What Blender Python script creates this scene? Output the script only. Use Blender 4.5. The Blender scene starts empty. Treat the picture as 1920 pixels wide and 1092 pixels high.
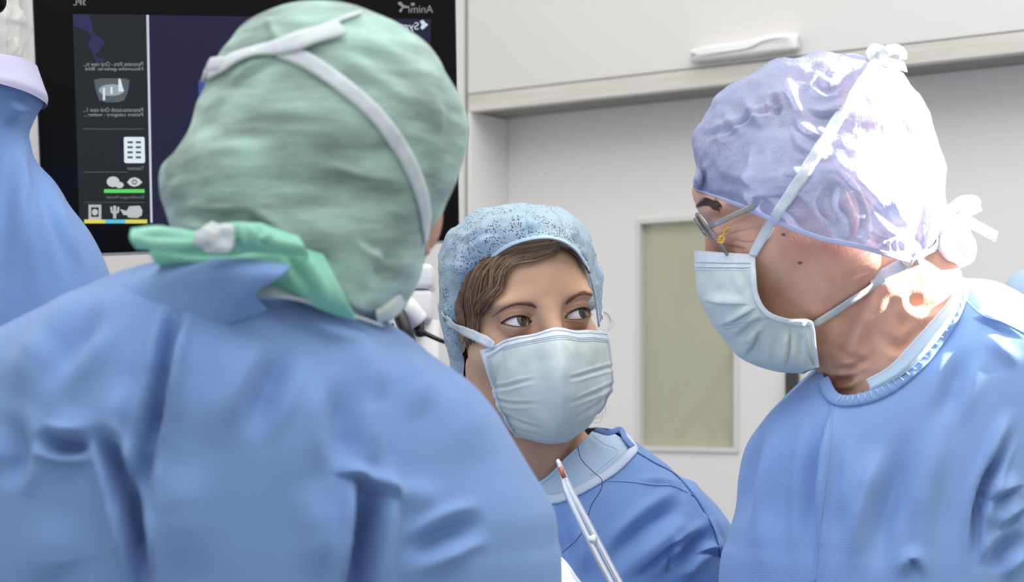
import bpy, math, random
import numpy as np
from mathutils import Vector, Matrix
from mathutils.bvhtree import BVHTree

random.seed(7); rng = np.random.default_rng(7)
scene = bpy.context.scene
COL = scene.collection

# ------------------------------------------------------------------ camera, world, lights
FPX, CX, HY, CZ = 3600.0, 960.0, 745.0, 1.50       # focal length and horizon in px of the 1920 frame, eye height
cam_d = bpy.data.cameras.new('camera'); cam = bpy.data.objects.new('camera', cam_d); COL.objects.link(cam)
cam.location = (0, 0, CZ); cam.rotation_euler = (math.pi/2, 0, 0)
cam_d.sensor_width = 36; cam_d.lens = FPX/1920*36
cam_d.shift_y = (HY-546)/1920
cam_d.clip_start = 0.05
cam_d.dof.use_dof = True; cam_d.dof.focus_distance = 1.82; cam_d.dof.aperture_fstop = 8
scene.camera = cam
scene.view_settings.view_transform = 'Standard'; scene.view_settings.look = 'None'
scene.view_settings.gamma = 1; scene.view_settings.use_curve_mapping = False
scene.view_settings.exposure = 0.0
w = bpy.data.worlds.new('world'); scene.world = w; w.use_nodes = True
w.node_tree.nodes['Background'].inputs[0].default_value = (1.0, 0.985, 0.965, 1)
w.node_tree.nodes['Background'].inputs[1].default_value = 0.80
def area(name, loc, aim, size, power, col=(1, 1, 1)):
    l = bpy.data.lights.new(name, 'AREA'); l.shape = 'RECTANGLE'; l.size, l.size_y = size; l.energy = power; l.color = col
    o = bpy.data.objects.new(name, l); COL.objects.link(o); o.location = loc
    o.rotation_euler = (Vector(aim)-Vector(loc)).to_track_quat('-Z', 'Y').to_euler()
    return o
area('ceiling_light_front', (0.2, 0.9, 3.3), (0.1, 1.7, 1.5), (2.4, 1.2), 30)
area('ceiling_light_rear', (0.6, 2.1, 3.4), (0.6, 2.3, 1.5), (2.4, 0.8), 22)
# the operating lamp / shaft of daylight that strikes the right-hand surgeon from behind
sl = bpy.data.lights.new('operating_lamp', 'SPOT'); sl.energy = 1500; sl.spot_size = math.radians(11.3); sl.spot_blend = 0.05
sl.shadow_soft_size = 0.03; sl.color = (1.0, 0.97, 0.92)
so = bpy.data.objects.new('operating_lamp', sl); COL.objects.link(so)
so.location = (1.75, 1.715, 2.25)
so.rotation_euler = (Vector((0.38, 1.597, 1.69))-so.location).to_track_quat('-Z', 'Y').to_euler()

# ------------------------------------------------------------------ helpers
def P(px, py, d): return np.array([(px-CX)*d/FPX, d, CZ+(HY-py)*d/FPX])
def PA(a):
    a = np.asarray(a, float); d = a[..., 2]
    return np.stack([(a[..., 0]-CX)*d/FPX, d, CZ+(HY-a[..., 1])*d/FPX], -1)
def proj(v):
    d = np.maximum(v[..., 1], 1e-3)
    return CX+v[..., 0]*FPX/d, HY-(v[..., 2]-CZ)*FPX/d
def nrm(v): return v/np.maximum(np.linalg.norm(v, axis=-1, keepdims=True), 1e-9)
def cr(p, n, closed=False):
    """Catmull-Rom resample along axis 0"""
    p = np.asarray(p, float); k = len(p)
    if k == 2 and not closed:
        t = np.linspace(0, 1, n).reshape((n,)+(1,)*(p.ndim-1)); return p[0]*(1-t)+p[1]*t
    t = np.linspace(0, k if closed else k-1, n, endpoint=not closed)
    i = np.floor(t).astype(int)
    if not closed: i = np.minimum(i, k-2)
    f = (t-i).reshape((n,)+(1,)*(p.ndim-1))
    if closed: g = lambda j: p[j % k]
    else:
        e = np.concatenate([[2*p[0]-p[1]], p, [2*p[-1]-p[-2]]]); g = lambda j: e[j+1]
    a, b, c, d = g(i-1), g(i), g(i+1), g(i+2)
    return 0.5*(2*b+(c-a)*f+(2*a-5*b+4*c-d)*f*f+(3*b-a-3*c+d)*f**3)
def sstep(x, a=0., b=1.):
    t = np.clip((x-a)/(b-a), 0, 1); return t*t*(3-2*t)
def vnoise(p, seed=0):
    """smooth value noise -1..1, p (...,3)"""
    p = np.asarray(p, float); i = np.floor(p).astype(np.int64); f = p-i; f = f*f*f*(f*(f*6-15)+10)
    out = 0
    for dx in (0, 1):
        for dy in (0, 1):
            for dz in (0, 1):
                h = (i[..., 0]+dx)*374761393+(i[..., 1]+dy)*668265263+(i[..., 2]+dz)*2147483647+seed*974711
                h = (h ^ (h >> 13))*1274126177; h = (h ^ (h >> 16)) & 0xffff
                wx = f[..., 0] if dx else 1-f[..., 0]; wy = f[..., 1] if dy else 1-f[..., 1]; wz = f[..., 2] if dz else 1-f[..., 2]
                out = out+wx*wy*wz*(h/32767.5-1)
    return out
def fbm(p, o=3, seed=0):
    return sum(vnoise(np.asarray(p)*2**k, seed+k)/2**k for k in range(o))
def gnormals(G, wu=False):
    du = (np.roll(G, -1, 1)-np.roll(G, 1, 1)) if wu else np.gradient(G, axis=1)
    dv = np.gradient(G, axis=0)
    return nrm(np.cross(du, dv))
def gfaces(nv, nu, wu=False, flip=False):
    i, j = np.meshgrid(np.arange(nv-1), np.arange(nu if wu else nu-1), indexing='ij')
    j2 = (j+1) % nu
    q = np.stack([i*nu+j, i*nu+j2, (i+1)*nu+j2, (i+1)*nu+j], -1).reshape(-1, 4)
    return q[:, ::-1] if flip else q
def join(parts):
    vs, fs, o = [], [], 0
    for v, f in parts:
        v = np.asarray(v).reshape(-1, 3); vs.append(v); fs += [tuple(int(k)+o for k in q) for q in f]; o += len(v)
    return np.concatenate(vs), fs
ROOT = {}
def mesh_obj(name, v, f, m, parent=None, smooth=True, label=None):
    v = np.asarray(v, float).reshape(-1, 3)
    base = np.zeros(3)
    if parent is not None:
        r = parent
        while r.parent: r = r.parent
        base = np.array(r.location) if r.type == 'EMPTY' else np.array(ROOT.get(r.name, (0, 0, 0)))
    me = bpy.data.meshes.new(name)
    me.from_pydata((v-base).tolist(), [], [tuple(int(k) for k in q) for q in f])
    ms = m if isinstance(m, list) else [m]
    for k in ms: me.materials.append(k)
    if smooth: me.polygons.foreach_set('use_smooth', np.ones(len(me.polygons), bool))
    me.update()
    o = bpy.data.objects.new(name, me); COL.objects.link(o)
    if parent is not None: o.parent = parent
    if label: o['label'] = label
    return o
def stuff_obj(*a, **k):
    o = mesh_obj(*a, **k); o['kind'] = 'stuff'; return o
def thing(name, label, cat, loc):
    o = bpy.data.objects.new(name, None); COL.objects.link(o); o.location = [float(k) for k in loc]
    o.empty_display_size = 0.05; o['label'] = label; o['category'] = cat
    return o
def box(lo, hi, bev=0.0):
    """axis-aligned chamfered box as (v,f)"""
    return obox(np.array([0, 0, 0.]), np.eye(3), lo, hi, bev)
def obox(o, A, lo, hi, bev=0.0):
    import bmesh
    bm = bmesh.new(); bmesh.ops.create_cube(bm, size=1)
    lo, hi = np.array(lo, float), np.array(hi, float)
    for v in bm.verts: v.co = Vector((lo+hi)/2+np.array(v.co)*(hi-lo))
    if bev: bmesh.ops.bevel(bm, geom=bm.edges[:], offset=bev, segments=3, profile=0.5, affect='EDGES')
    bm.verts.index_update()
    V = np.array([v.co[:] for v in bm.verts]); Fc = [tuple(v.index for v in q.verts) for q in bm.faces]
    bm.free()
    return np.array(o)+V@np.array(A), Fc      # rows of A are the axes
def tube(pts, r, n=10, closed=False, cap=True):
    pts = np.asarray(pts, float); k = len(pts); r = np.broadcast_to(np.asarray(r, float), (k,))
    t = nrm(np.roll(pts, -1, 0)-np.roll(pts, 1, 0)) if closed else nrm(np.gradient(pts, axis=0))
    up = np.array([0.13, 0.31, 0.94]); s = np.cross(t, up)
    bad = np.linalg.norm(s, axis=1) < 0.15; s[bad] = np.cross(t[bad], [1, 0, 0]); s = nrm(s)
    for i in range(1, k):
        s[i] = s[i-1]-t[i]*np.dot(s[i-1], t[i]); s[i] /= max(np.linalg.norm(s[i]), 1e-9)
    b = np.cross(t, s); a = np.linspace(0, 2*math.pi, n, endpoint=False)
    G = pts[:, None]+r[:, None, None]*(np.cos(a)[None, :, None]*s[:, None]+np.sin(a)[None, :, None]*b[:, None])
    v = G.reshape(-1, 3); f = gfaces(k, n, True).tolist()
    if closed: f += [((k-1)*n+j, (k-1)*n+(j+1) % n, (j+1) % n, j) for j in range(n)]
    elif cap: f += [tuple(range(n))[::-1], tuple((k-1)*n+j for j in range(n))]
    return v, f
def ribbon(pts, nor, width, thick=0.0008, curl=0.0):
    pts = np.asarray(pts, float); nor = nrm(np.asarray(nor, float)); k = len(pts)
    t = nrm(np.gradient(pts, axis=0)); s = nrm(np.cross(t, nor)); nn = nrm(np.cross(s, t))
    width = np.broadcast_to(np.asarray(width, float), (k,))[:, None]
    m = 5; rows = []
    for j in range(m):
        q = j/(m-1)*2-1; rows.append(pts+s*width*0.5*q+nn*(thick/2+curl*(1-q*q)))
    for j in reversed(range(m)):
        q = j/(m-1)*2-1; rows.append(pts+s*width*0.5*q+nn*(-thick/2+curl*(1-q*q)))
    G = np.stack(rows, 1); n = 2*m
    f = gfaces(k, n, True).tolist()+[tuple(range(n))[::-1], tuple((k-1)*n+j for j in range(n))]
    return G.reshape(-1, 3), f
def dist_poly(px, py, pts):
    """distance to polyline, signed (left of travel +), and parameter 0..1"""
    pts = np.asarray(pts, float); best = np.full(px.shape, 1e9); sg = np.zeros(px.shape); par = np.zeros(px.shape); n = len(pts)-1
    for i in range(n):
        a, b = pts[i, :2], pts[i+1, :2]; d = b-a; L = d@d+1e-9
        t = ((px-a[0])*d[0]+(py-a[1])*d[1])/L; tc = np.clip(t, 0, 1)
        ex, ey = px-a[0]-tc*d[0], py-a[1]-tc*d[1]; q = np.hypot(ex, ey); m = q < best
        best[m] = q[m]; par[m] = ((i+tc)/n)[m]; sg[m] = np.sign(d[0]*ey-d[1]*ex)[m]
    return best, sg, par
def add_folds(G, N, folds, gate=None):
    """folds: (pts_px, width_px, depth_m, kind); kind g groove, r ridge, s sharp-sided fold"""
    px, py = proj(G); D = np.zeros(px.shape)
    for pts, wd, dep, kind in folds:
        pp = cr(np.array(pts, float), 24); q, sg, par = dist_poly(px, py, pp)
        tap = sstep(np.minimum(par, 1-par), 0.0, 0.42); x = q/wd
        if kind == 'g': D += -dep*tap*(np.exp(-x*x)-0.45*np.exp(-((x-1.9)/0.8)**2))
        elif kind == 'r': D += dep*tap*np.exp(-x*x)
        elif kind == 's':
            sx = x*sg; D += dep*tap*np.where(sx < 0, np.exp(-(sx/2.2)**2), np.exp(-(sx*2.6)**2))
            D -= 0.35*dep*tap*np.exp(-((sx-0.9)/0.5)**2)
    if gate is not None: D = D*gate
    return G+N*D[..., None]
def in_poly(px, py, poly):
    poly = np.asarray(poly, float); c = np.zeros(px.shape, bool); j = len(poly)-1
    for i in range(len(poly)):
        xi, yi = poly[i]; xj, yj = poly[j]
        c ^= ((yi > py) != (yj > py)) & (px < (xj-xi)*(py-yi)/((yj-yi) if yj != yi else 1e-9)+xi); j = i
    return c
def rings(rows, nv, nu, power=1.0):
    """rows (py, xl, xr, depth, half_depth) -> grid of closed rings"""
    R = cr(np.array(rows, float), nv)
    a = np.linspace(0, 2*math.pi, nu, endpoint=False)
    ca, sa = np.cos(a), np.sin(a)
    ca = np.sign(ca)*np.abs(ca)**power; sa = np.sign(sa)*np.abs(sa)**power
    d = R[:, 3:4]+R[:, 4:5]*(-sa)[None]*1.0
    X = ((R[:, 1:2]+R[:, 2:3])/2-CX)*R[:, 3:4]/FPX+(R[:, 2:3]-R[:, 1:2])/2*R[:, 3:4]/FPX*ca[None]
    Z = np.repeat(CZ+(HY-R[:, 0:1])*R[:, 3:4]/FPX, nu, 1)
    return np.stack([X, d, Z], -1)       # angle runs right -> front(camera) -> left -> back
def bvh_of(v, f): return BVHTree.FromPolygons([tuple(k) for k in np.asarray(v).reshape(-1, 3).tolist()], [tuple(int(k) for k in q) for q in f])
def hit(px, py, trees, far=False):
    o = Vector((0, 0, CZ)); d = Vector(((px-CX)/FPX, 1, (HY-py)/FPX)).normalized(); best = None
    for t in trees:
        r = t.ray_cast(o, d)
        if r[0] is not None and (best is None or r[3] < best[3]): best = r
    if best is None: return None
    n = best[1]
    if n.dot(d) > 0: n = -n
    return np.array(best[0]), np.array(n)
def on_surf(pxs, trees, n, off=0.001, dflt=1.7):
    q = cr(np.array(pxs, float), n); pts, nor = [], []; ld = None
    for a in q:
        h = hit(a[0], a[1], trees)
        if h is None: pts.append(None); nor.append(None)
        else: pts.append(h[0]+h[1]*off); nor.append(h[1]); ld = h[0][1]
    good = [i for i, k in enumerate(pts) if k is not None]
    for i in range(n):
        if pts[i] is None:
            if good:
                j = min(good, key=lambda g: abs(g-i)); pts[i] = P(q[i][0], q[i][1], pts[j][1]); nor[i] = nor[j]
            else: pts[i] = P(q[i][0], q[i][1], dflt); nor[i] = np.array([0, -1, 0])
    pts, nor = np.array(pts), np.array(nor)
    for _ in range(2):
        pts[1:-1] = (pts[:-2]+2*pts[1:-1]+pts[2:])/4; nor[1:-1] = (nor[:-2]+2*nor[1:-1]+nor[2:])/4
    return pts, nrm(nor)
def sub_faces(G, keep, wu=False):
    nv, nu = G.shape[:2]; f = gfaces(nv, nu, wu); k = keep.reshape(-1)
    return [q for q in f.tolist() if k[q[0]] and k[q[1]] and k[q[2]] and k[q[3]]]

# ------------------------------------------------------------------ materials
def lin(c):
    c = np.asarray(c, float)/255; return tuple(np.where(c <= 0.04045, c/12.92, ((c+0.055)/1.055)**2.4))+(1.0,)
def mat(name, c, c2=None, rough=0.6, scale=8, stretch=(1, 1, 1), bump=0.0, bscale=200, bstretch=(1, 1, 1), metal=0, sss=0, sheen=0, coat=0, emit=0,
        alpha=None, detail=4, wave=None, spec=0.5, transl=0, crisp=None):
    m = bpy.data.materials.new(name); m.use_nodes = True; nt = m.node_tree; nd = nt.nodes; lk = nt.links; b = nd['Principled BSDF']
    b.inputs['Roughness'].default_value = rough; b.inputs['Metallic'].default_value = metal
    b.inputs['Specular IOR Level'].default_value = spec
    b.inputs['Base Color'].default_value = lin(c)
    tc = nd.new('ShaderNodeTexCoord')
    def mapped(st):
        mp = nd.new('ShaderNodeMapping'); mp.inputs['Scale'].default_value = st; lk.new(tc.outputs['Object'], mp.inputs['Vector']); return mp.outputs[0]
    fac = None
    if c2 is not None or alpha is not None:
        n = nd.new('ShaderNodeTexNoise'); n.inputs['Scale'].default_value = scale; n.inputs['Detail'].default_value = detail
        lk.new(mapped(stretch), n.inputs['Vector'])
        rp = nd.new('ShaderNodeMapRange'); lo, hi = crisp or (0.3, 0.7)
        rp.inputs['From Min'].default_value = lo; rp.inputs['From Max'].default_value = hi; lk.new(n.outputs['Fac'], rp.inputs['Value']); fac = rp.outputs[0]
    if c2 is not None:
        mx = nd.new('ShaderNodeMix'); mx.data_type = 'RGBA'; mx.inputs['A'].default_value = lin(c); mx.inputs['B'].default_value = lin(c2)
        lk.new(fac, mx.inputs['Factor']); lk.new(mx.outputs['Result'], b.inputs['Base Color'])
    if bump:
        n2 = nd.new('ShaderNodeTexNoise'); n2.inputs['Scale'].default_value = bscale; n2.inputs['Detail'].default_value = 3; lk.new(mapped(bstretch), n2.inputs['Vector'])
        h = n2.outputs['Fac']
        if wave:
            wv = nd.new('ShaderNodeTexWave'); wv.inputs['Scale'].default_value = wave; wv.bands_direction = 'DIAGONAL'; wv.inputs['Distortion'].default_value = 1.5
            lk.new(mapped((1, 1, 1)), wv.inputs['Vector'])
            ad = nd.new('ShaderNodeMath'); ad.operation = 'ADD'; lk.new(h, ad.inputs[0]); lk.new(wv.outputs['Fac'], ad.inputs[1]); h = ad.outputs[0]
        bp = nd.new('ShaderNodeBump'); bp.inputs['Strength'].default_value = bump; bp.inputs['Distance'].default_value = 0.002
        lk.new(h, bp.inputs['Height']); lk.new(bp.outputs[0], b.inputs['Normal'])
    if sss:
        b.inputs['Subsurface Weight'].default_value = sss; b.inputs['Subsurface Radius'].default_value = (1.0, 0.35, 0.2); b.inputs['Subsurface Scale'].default_value = 0.006
    if sheen: b.inputs['Sheen Weight'].default_value = sheen; b.inputs['Sheen Roughness'].default_value = 0.5
    if coat: b.inputs['Coat Weight'].default_value = coat; b.inputs['Coat Roughness'].default_value = 0.03
    if emit:
        b.inputs['Emission Color'].default_value = lin(c); b.inputs['Emission Strength'].default_value = emit
    out = nd['Material Output']; sh = b.outputs[0]
    if transl:
        tr = nd.new('ShaderNodeBsdfTranslucent'); tr.inputs['Color'].default_value = lin(c); ms = nd.new('ShaderNodeMixShader'); ms.inputs[0].default_value = transl
        lk.new(sh, ms.inputs[1]); lk.new(tr.outputs[0], ms.inputs[2]); sh = ms.outputs[0]
    if alpha is not None:
        a0, a1 = alpha; mr = nd.new('ShaderNodeMapRange'); mr.inputs['To Min'].default_value = a0; mr.inputs['To Max'].default_value = a1; lk.new(fac, mr.inputs['Value'])
        tp = nd.new('ShaderNodeBsdfTransparent'); ms = nd.new('ShaderNodeMixShader'); lk.new(mr.outputs[0], ms.inputs[0]); lk.new(tp.outputs[0], ms.inputs[1]); lk.new(sh, ms.inputs[2]); sh = ms.outputs[0]
    lk.new(sh, out.inputs[0])
    return m
def lace_mat(name, c, c2, hole_alpha, scale, patch, gate=(0.45, 0.62)):
    """sheer non-woven with patches of tiny perforations, real see-through holes"""
    m = mat(name, c, c2, rough=0.75, scale=14, bump=0.35, bscale=260, sheen=0.2, spec=0.3, transl=0.25); nt = m.node_tree; nd = nt.nodes; lk = nt.links
    out = nd['Material Output']; src = out.inputs[0].links[0].from_socket
    tc = nd.new('ShaderNodeTexCoord')
    vo = nd.new('ShaderNodeTexVoronoi'); vo.inputs['Scale'].default_value = scale; lk.new(tc.outputs['Object'], vo.inputs['Vector'])
    r1 = nd.new('ShaderNodeMapRange'); r1.inputs['From Min'].default_value = 0.42; r1.inputs['From Max'].default_value = 0.24; lk.new(vo.outputs['Distance'], r1.inputs['Value'])
    nz = nd.new('ShaderNodeTexNoise'); nz.inputs['Scale'].default_value = patch; nz.inputs['Detail'].default_value = 2; lk.new(tc.outputs['Object'], nz.inputs['Vector'])
    r2 = nd.new('ShaderNodeMapRange'); r2.inputs['From Min'].default_value = gate[0]; r2.inputs['From Max'].default_value = gate[1]; lk.new(nz.outputs['Fac'], r2.inputs['Value'])
    mu = nd.new('ShaderNodeMath'); mu.operation = 'MULTIPLY'; lk.new(r1.outputs[0], mu.inputs[0]); lk.new(r2.outputs[0], mu.inputs[1])
    mr = nd.new('ShaderNodeMapRange'); mr.inputs['To Min'].default_value = hole_alpha[1]; mr.inputs['To Max'].default_value = hole_alpha[0]; lk.new(mu.outputs[0], mr.inputs['Value'])
    tp = nd.new('ShaderNodeBsdfTransparent'); ms = nd.new('ShaderNodeMixShader')
    lk.new(mr.outputs[0], ms.inputs[0]); lk.new(tp.outputs[0], ms.inputs[1]); lk.new(src, ms.inputs[2]); lk.new(ms.outputs[0], out.inputs[0])
    return m
M = dict(
    cabinet=mat('cabinet_white', (215, 213, 210), rough=0.4), wall=mat('wall_white', (226, 224, 221), (221, 219, 216), rough=0.55, scale=1.5),
    panel=mat('panel_grey', (229, 227, 224), rough=0.5), steel=mat('brushed_aluminium', (226, 223, 217), (208, 205, 198), rough=0.35, metal=0.6, scale=6, stretch=(1, 1, 30)),
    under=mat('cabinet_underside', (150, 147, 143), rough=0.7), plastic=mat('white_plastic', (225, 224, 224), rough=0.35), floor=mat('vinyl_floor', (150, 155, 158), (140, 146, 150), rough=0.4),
    gown=mat('blue_gown', (116, 149, 199), (108, 140, 191), rough=0.8, scale=5, bump=0.12, bscale=500, sheen=0.15, spec=0.25),
    gown2=mat('blue_gown_ribbed', (120, 153, 203), (110, 142, 194), rough=0.8, scale=6, bump=0.12, bscale=420, wave=230, sheen=0.15, spec=0.25),
    gown3=mat('blue_gown_fine', (131, 163, 210), (121, 152, 202), rough=0.8, scale=6, bump=0.1, bscale=420, wave=260, sheen=0.15, spec=0.25),
    trim=mat('pale_trim', (196, 208, 222), rough=0.8, bump=0.1), scrub=mat('pale_scrub', (176, 200, 220), (168, 192, 214), rough=0.85, bump=0.15),
    seam=mat('seam_thread', (128, 160, 208), rough=0.8), seamd=mat('dark_seam', (70, 100, 155), rough=0.8),
    strap=mat('white_strap', (222, 228, 232), (208, 218, 226), rough=0.8, scale=200, bump=0.3, bscale=700, transl=0.15),
    mask=mat('mask_blue', (208, 221, 217), (215, 223, 217), rough=0.8, scale=22, bump=0.12, bscale=600, sheen=0.1, spec=0.3, transl=0.12),
    masktrim=mat('mask_white', (224, 230, 236), (214, 224, 232), rough=0.8, scale=300, bump=0.2, bscale=700, transl=0.1), stitch=mat('mask_stitch', (138, 168, 184), rough=0.9),
    skin=mat('skin_light', (204, 165, 137), (193, 149, 122), rough=0.45, scale=30, bump=0.06, bscale=900, sss=0.25, spec=0.35),
    skin2=mat('skin_mature', (216, 173, 149), (200, 146, 126), rough=0.5, scale=38, bump=0.18, bscale=500, sss=0.2, spec=0.35, detail=6),
    skin3=mat('skin_back', (205, 160, 140), (190, 145, 125), rough=0.5, sss=0.2),
    brow=mat('brow_hair', (116, 88, 72), rough=0.6), brow2=mat('dark_brow_hair', (62, 48, 44), rough=0.6), lash=mat('lash', (30, 22, 20), rough=0.5),
    hair=mat('brown_hair', (124, 94, 68), (62, 42, 30), rough=0.36, scale=110, stretch=(1, 1, 0.4), bump=0.3, bscale=500, spec=0.4),
    hair2=mat('dark_hair', (74, 66, 60), (58, 52, 50), rough=0.6, scale=40),
    white=mat('eye_white', (222, 216, 214), (206, 196, 194), rough=0.12, scale=120, coat=0.6), iris=mat('iris_brown', (84, 72, 52), (56, 46, 34), rough=0.15, scale=500, coat=1.0), pupil=mat('pupil', (6, 6, 7), rough=0.05, coat=1.0),
    black=mat('black_gloss', (5, 5, 6), rough=0.3, spec=0.12), rubber=mat('black_rubber', (18, 18, 19), rough=0.4),
    chrome=mat('polished_steel', (250, 250, 247), rough=0.28, metal=0.75), gold=mat('gold', (225, 185, 80), rough=0.2, metal=1.0), copper=mat('copper_stain', (190, 110, 80), rough=0.35, metal=0.4),
    frame=mat('grey_metal_frame', (150, 150, 146), rough=0.35, metal=0.6), thread=mat('dark_thread', (46, 40, 52), rough=0.7),
    cloth=mat('white_cloth', (240, 241, 243), rough=0.85, bump=0.2, bscale=500), lav=mat('lavender_band', (188, 186, 212), (178, 176, 206), rough=0.8),
    drape=mat('blue_drape', (108, 140, 188), (96, 127, 178), rough=0.85, scale=4, bump=0.15, bscale=300, sheen=0.15, spec=0.25), paleblue=mat('pale_blue_cover', (168, 194, 216), rough=0.8),
    olive=mat('olive_back', (228, 225, 192), (220, 217, 182), rough=0.8, scale=5), reflection_loops=mat('yellow_reflection', (196, 178, 96), rough=0.5), dark=mat('dark_gap', (60, 58, 56), rough=0.6),
    shoe=mat('white_clog', (215, 215, 215), rough=0.5),
)

# ------------------------------------------------------------------ the setting
WD = np.array([0.813, -0.582, 0.0]); WN = np.array([-0.582, -0.813, 0.0]); UP = np.array([0, 0, 1.0])   # along the wall to the right, out of the wall
CW, CF = 2.772, 2.662            # plane offsets of niche wall and cabinet front
def wp(px, c):                   # point of the wall line under a sight line
    u = (px-CX)/FPX; y = c/(0.582*u+0.813); return np.array([u*y, y, 0.0])
def ws(px, c): return float(wp(px, c)@WD)
def wz(px, py, c): return CZ+(HY-py)/FPX*wp(px, c)[1]
def wbox(s0, s1, c0, c1, z0, z1, bev=0.0):   # s along wall, c = distance from origin plane (larger is deeper)
    A = np.stack([WD, -WN, UP]); return obox(np.zeros(3), A, (s0, c0, z0), (s1, c1, z1), bev)
def struct(name, v, f, m, parent=None, smooth=False):
    o = mesh_obj(name, v, f, m, parent, smooth); o['kind'] = 'structure'; return o
struct('floor', *box((-4, -1.5, -0.05), (4.5, 6, 0.0)), M['floor'])
s_l, s_r = ws(1198, CW), ws(1382, CW); z_t, z_b = wz(1198, 416, CW), wz(1198, 841, CW)
sl0 = ws(950, CW)
struct('wall_back', *join([wbox(sl0-0.02, s_l, CW, CW+0.04, 0, 2.9), wbox(s_r, s_r+2.6, CW, CW+0.04, 0, 2.9), wbox(s_l, s_r, CW, CW+0.04, z_t, 2.9), wbox(s_l, s_r, CW, CW+0.04, 0, z_b)]), M['panel'])
struct('wall_left', *wbox(sl0-3.2, sl0-0.018, CF+0.01, CF+0.15, 0, 2.9), M['wall'])
# the small window in the niche wall
fr = 0.004
w1 = struct('window_1', *join([wbox(s_l-fr, s_l+fr, CW-0.004, CW+0.012, z_b-fr, z_t+fr), wbox(s_r-fr, s_r+fr, CW-0.004, CW+0.012, z_b-fr, z_t+fr),
    wbox(s_l+fr, s_r-fr, CW-0.004, CW+0.012, z_t-fr, z_t+fr), wbox(s_l+fr, s_r-fr, CW-0.004, CW+0.012, z_b-fr, z_b+fr)]), M['cabinet'])
pane_m = mat('cloudy_glass', (214, 214, 192), (202, 203, 178), rough=0.25, scale=7, alpha=(0.38, 0.55))
mesh_obj('pane', *wbox(s_l+fr, s_r-fr, CW+0.010, CW+0.014, z_b+fr, z_t-fr), pane_m, w1, False)
mesh_obj('window_back', *join([wbox(s_l-0.02, s_r+0.02, CW+0.15, CW+0.16, z_b-0.03, z_t+0.03), wbox(s_l-0.02, s_l-0.005, CW+0.04, CW+0.15, z_b-0.03, z_t+0.03), wbox(s_r+0.005, s_r+0.02, CW+0.04, CW+0.15, z_b-0.03, z_t+0.03)]), M['olive'], w1, False)
def wpt(px, py, c): q = wp(px, c); return np.array([q[0], q[1], wz(px, py, c)])
tp = [tube(cr([wpt(*k, CW+0.07) for k in c], 30), 0.008, 10) for c in (
    [(1265, 850), (1290, 790), (1325, 755), (1360, 690), (1385, 640)], [(1315, 760), (1345, 775), (1362, 812), (1365, 850)], [(1300, 780), (1330, 800), (1338, 848)])]
mesh_obj('reflection_loops', *join(tp), M['reflection_loops'], w1)  # yellow loops added behind the pane, standing in for a reflection in the glass

# wall cabinet over the niche
zc0, zc1 = wz(868, 212, CF), wz(868, 178, CF)
s0 = sl0-0.004; s1 = s0+2.4
cab = thing('wall_cabinet', 'white wall cabinet with an aluminium rail along its lower edge', 'cabinet', wp(1300, CF)+np.array([0, 0, 0.0]))
cab.location = [float(k) for k in wp(1300, CF)]; cab.location.z = zc0
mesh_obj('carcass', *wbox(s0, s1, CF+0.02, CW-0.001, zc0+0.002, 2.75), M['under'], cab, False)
mesh_obj('door', *wbox(s0, s1, CF-0.001, CF+0.019, zc1, 2.75, 0.002), M['cabinet'], cab, False)
mesh_obj('rail', *wbox(s0, s1, CF, CF+0.019, zc0, zc1-0.001, 0.0015), M['steel'], cab, False, 'brushed aluminium rail')
mesh_obj('side_panel', *wbox(s0, s0+0.006, CF, CW-0.001, 0.85, zc0), M['panel'], cab, False)
# handle: long white plastic grip, plate with a lip that sweeps up at its right
hs0, hs1 = ws(1303, CF), ws(1505, CF)
n = 60; t = np.linspace(0, 1, n); up_e = np.interp(t, [0, 0.08, 0.5, 0.62, 0.75, 0.95, 1], [0.0085, 0.010, 0.010, 0.011, 0.015, 0.015, 0.012])
up_e = np.convolve(np.pad(up_e, 4, 'edge'), np.ones(9)/9, 'valid')
z_h = np.array([wz(1303+(1505-1303)*k, 108-26*k, CF) for k in t]); z_h = np.full(n, z_h.mean())
a = np.linspace(0, 2*math.pi, 28, endpoint=False)
G = np.zeros((n, 28, 3))
for i in range(n):
    hw = 0.008 if 0.02 < t[i] < 0.98 else 0.006
    e = math.sin(math.pi*min(max(t[i], 0.0), 1))**0.25 if 0 < t[i] < 1 else 0.0
    c_out = 0.014*max(e, 0.15)
    for j, q in enumerate(a):
        zz = np.sign(math.sin(q))*abs(math.sin(q))**0.5; cc = np.sign(math.cos(q))*abs(math.cos(q))**0.6
        zt = up_e[i]*1.2 if zz > 0 else 0.013*(1 if t[i] < 0.6 else 1-0.25*(t[i]-0.6))
        G[i, j] = WD*(hs0+(hs1-hs0)*t[i])-WN*(CF-0.012+cc*c_out)+UP*(z_h[i]+zz*zt*(0.75+0.25*e))
f = gfaces(n, 28, True).tolist()+[tuple(range(28)), tuple((n-1)*28+j for j in range(28))[::-1]]
hd = mesh_obj('handle', G, f, M['plastic'], cab, label='white moulded plastic grip')
mesh_obj('grip_recess', *tube(cr([WD*(hs0+(hs1-hs0)*k[0])-WN*(CF-0.0275)+UP*(z_h[0]+k[1]) for k in ((0.08, -0.003), (0.45, -0.002), (0.6, 0.0), (0.72, 0.007), (0.85, 0.009), (0.95, 0.007))], 40), 0.0015, 8), M['plastic'], hd)
mesh_obj('grip_tab', *wbox(hs0+0.006, hs0+0.014, CF-0.028, CF-0.02, z_h[0]+0.0, z_h[0]+0.006, 0.001), M['panel'], hd)
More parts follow.
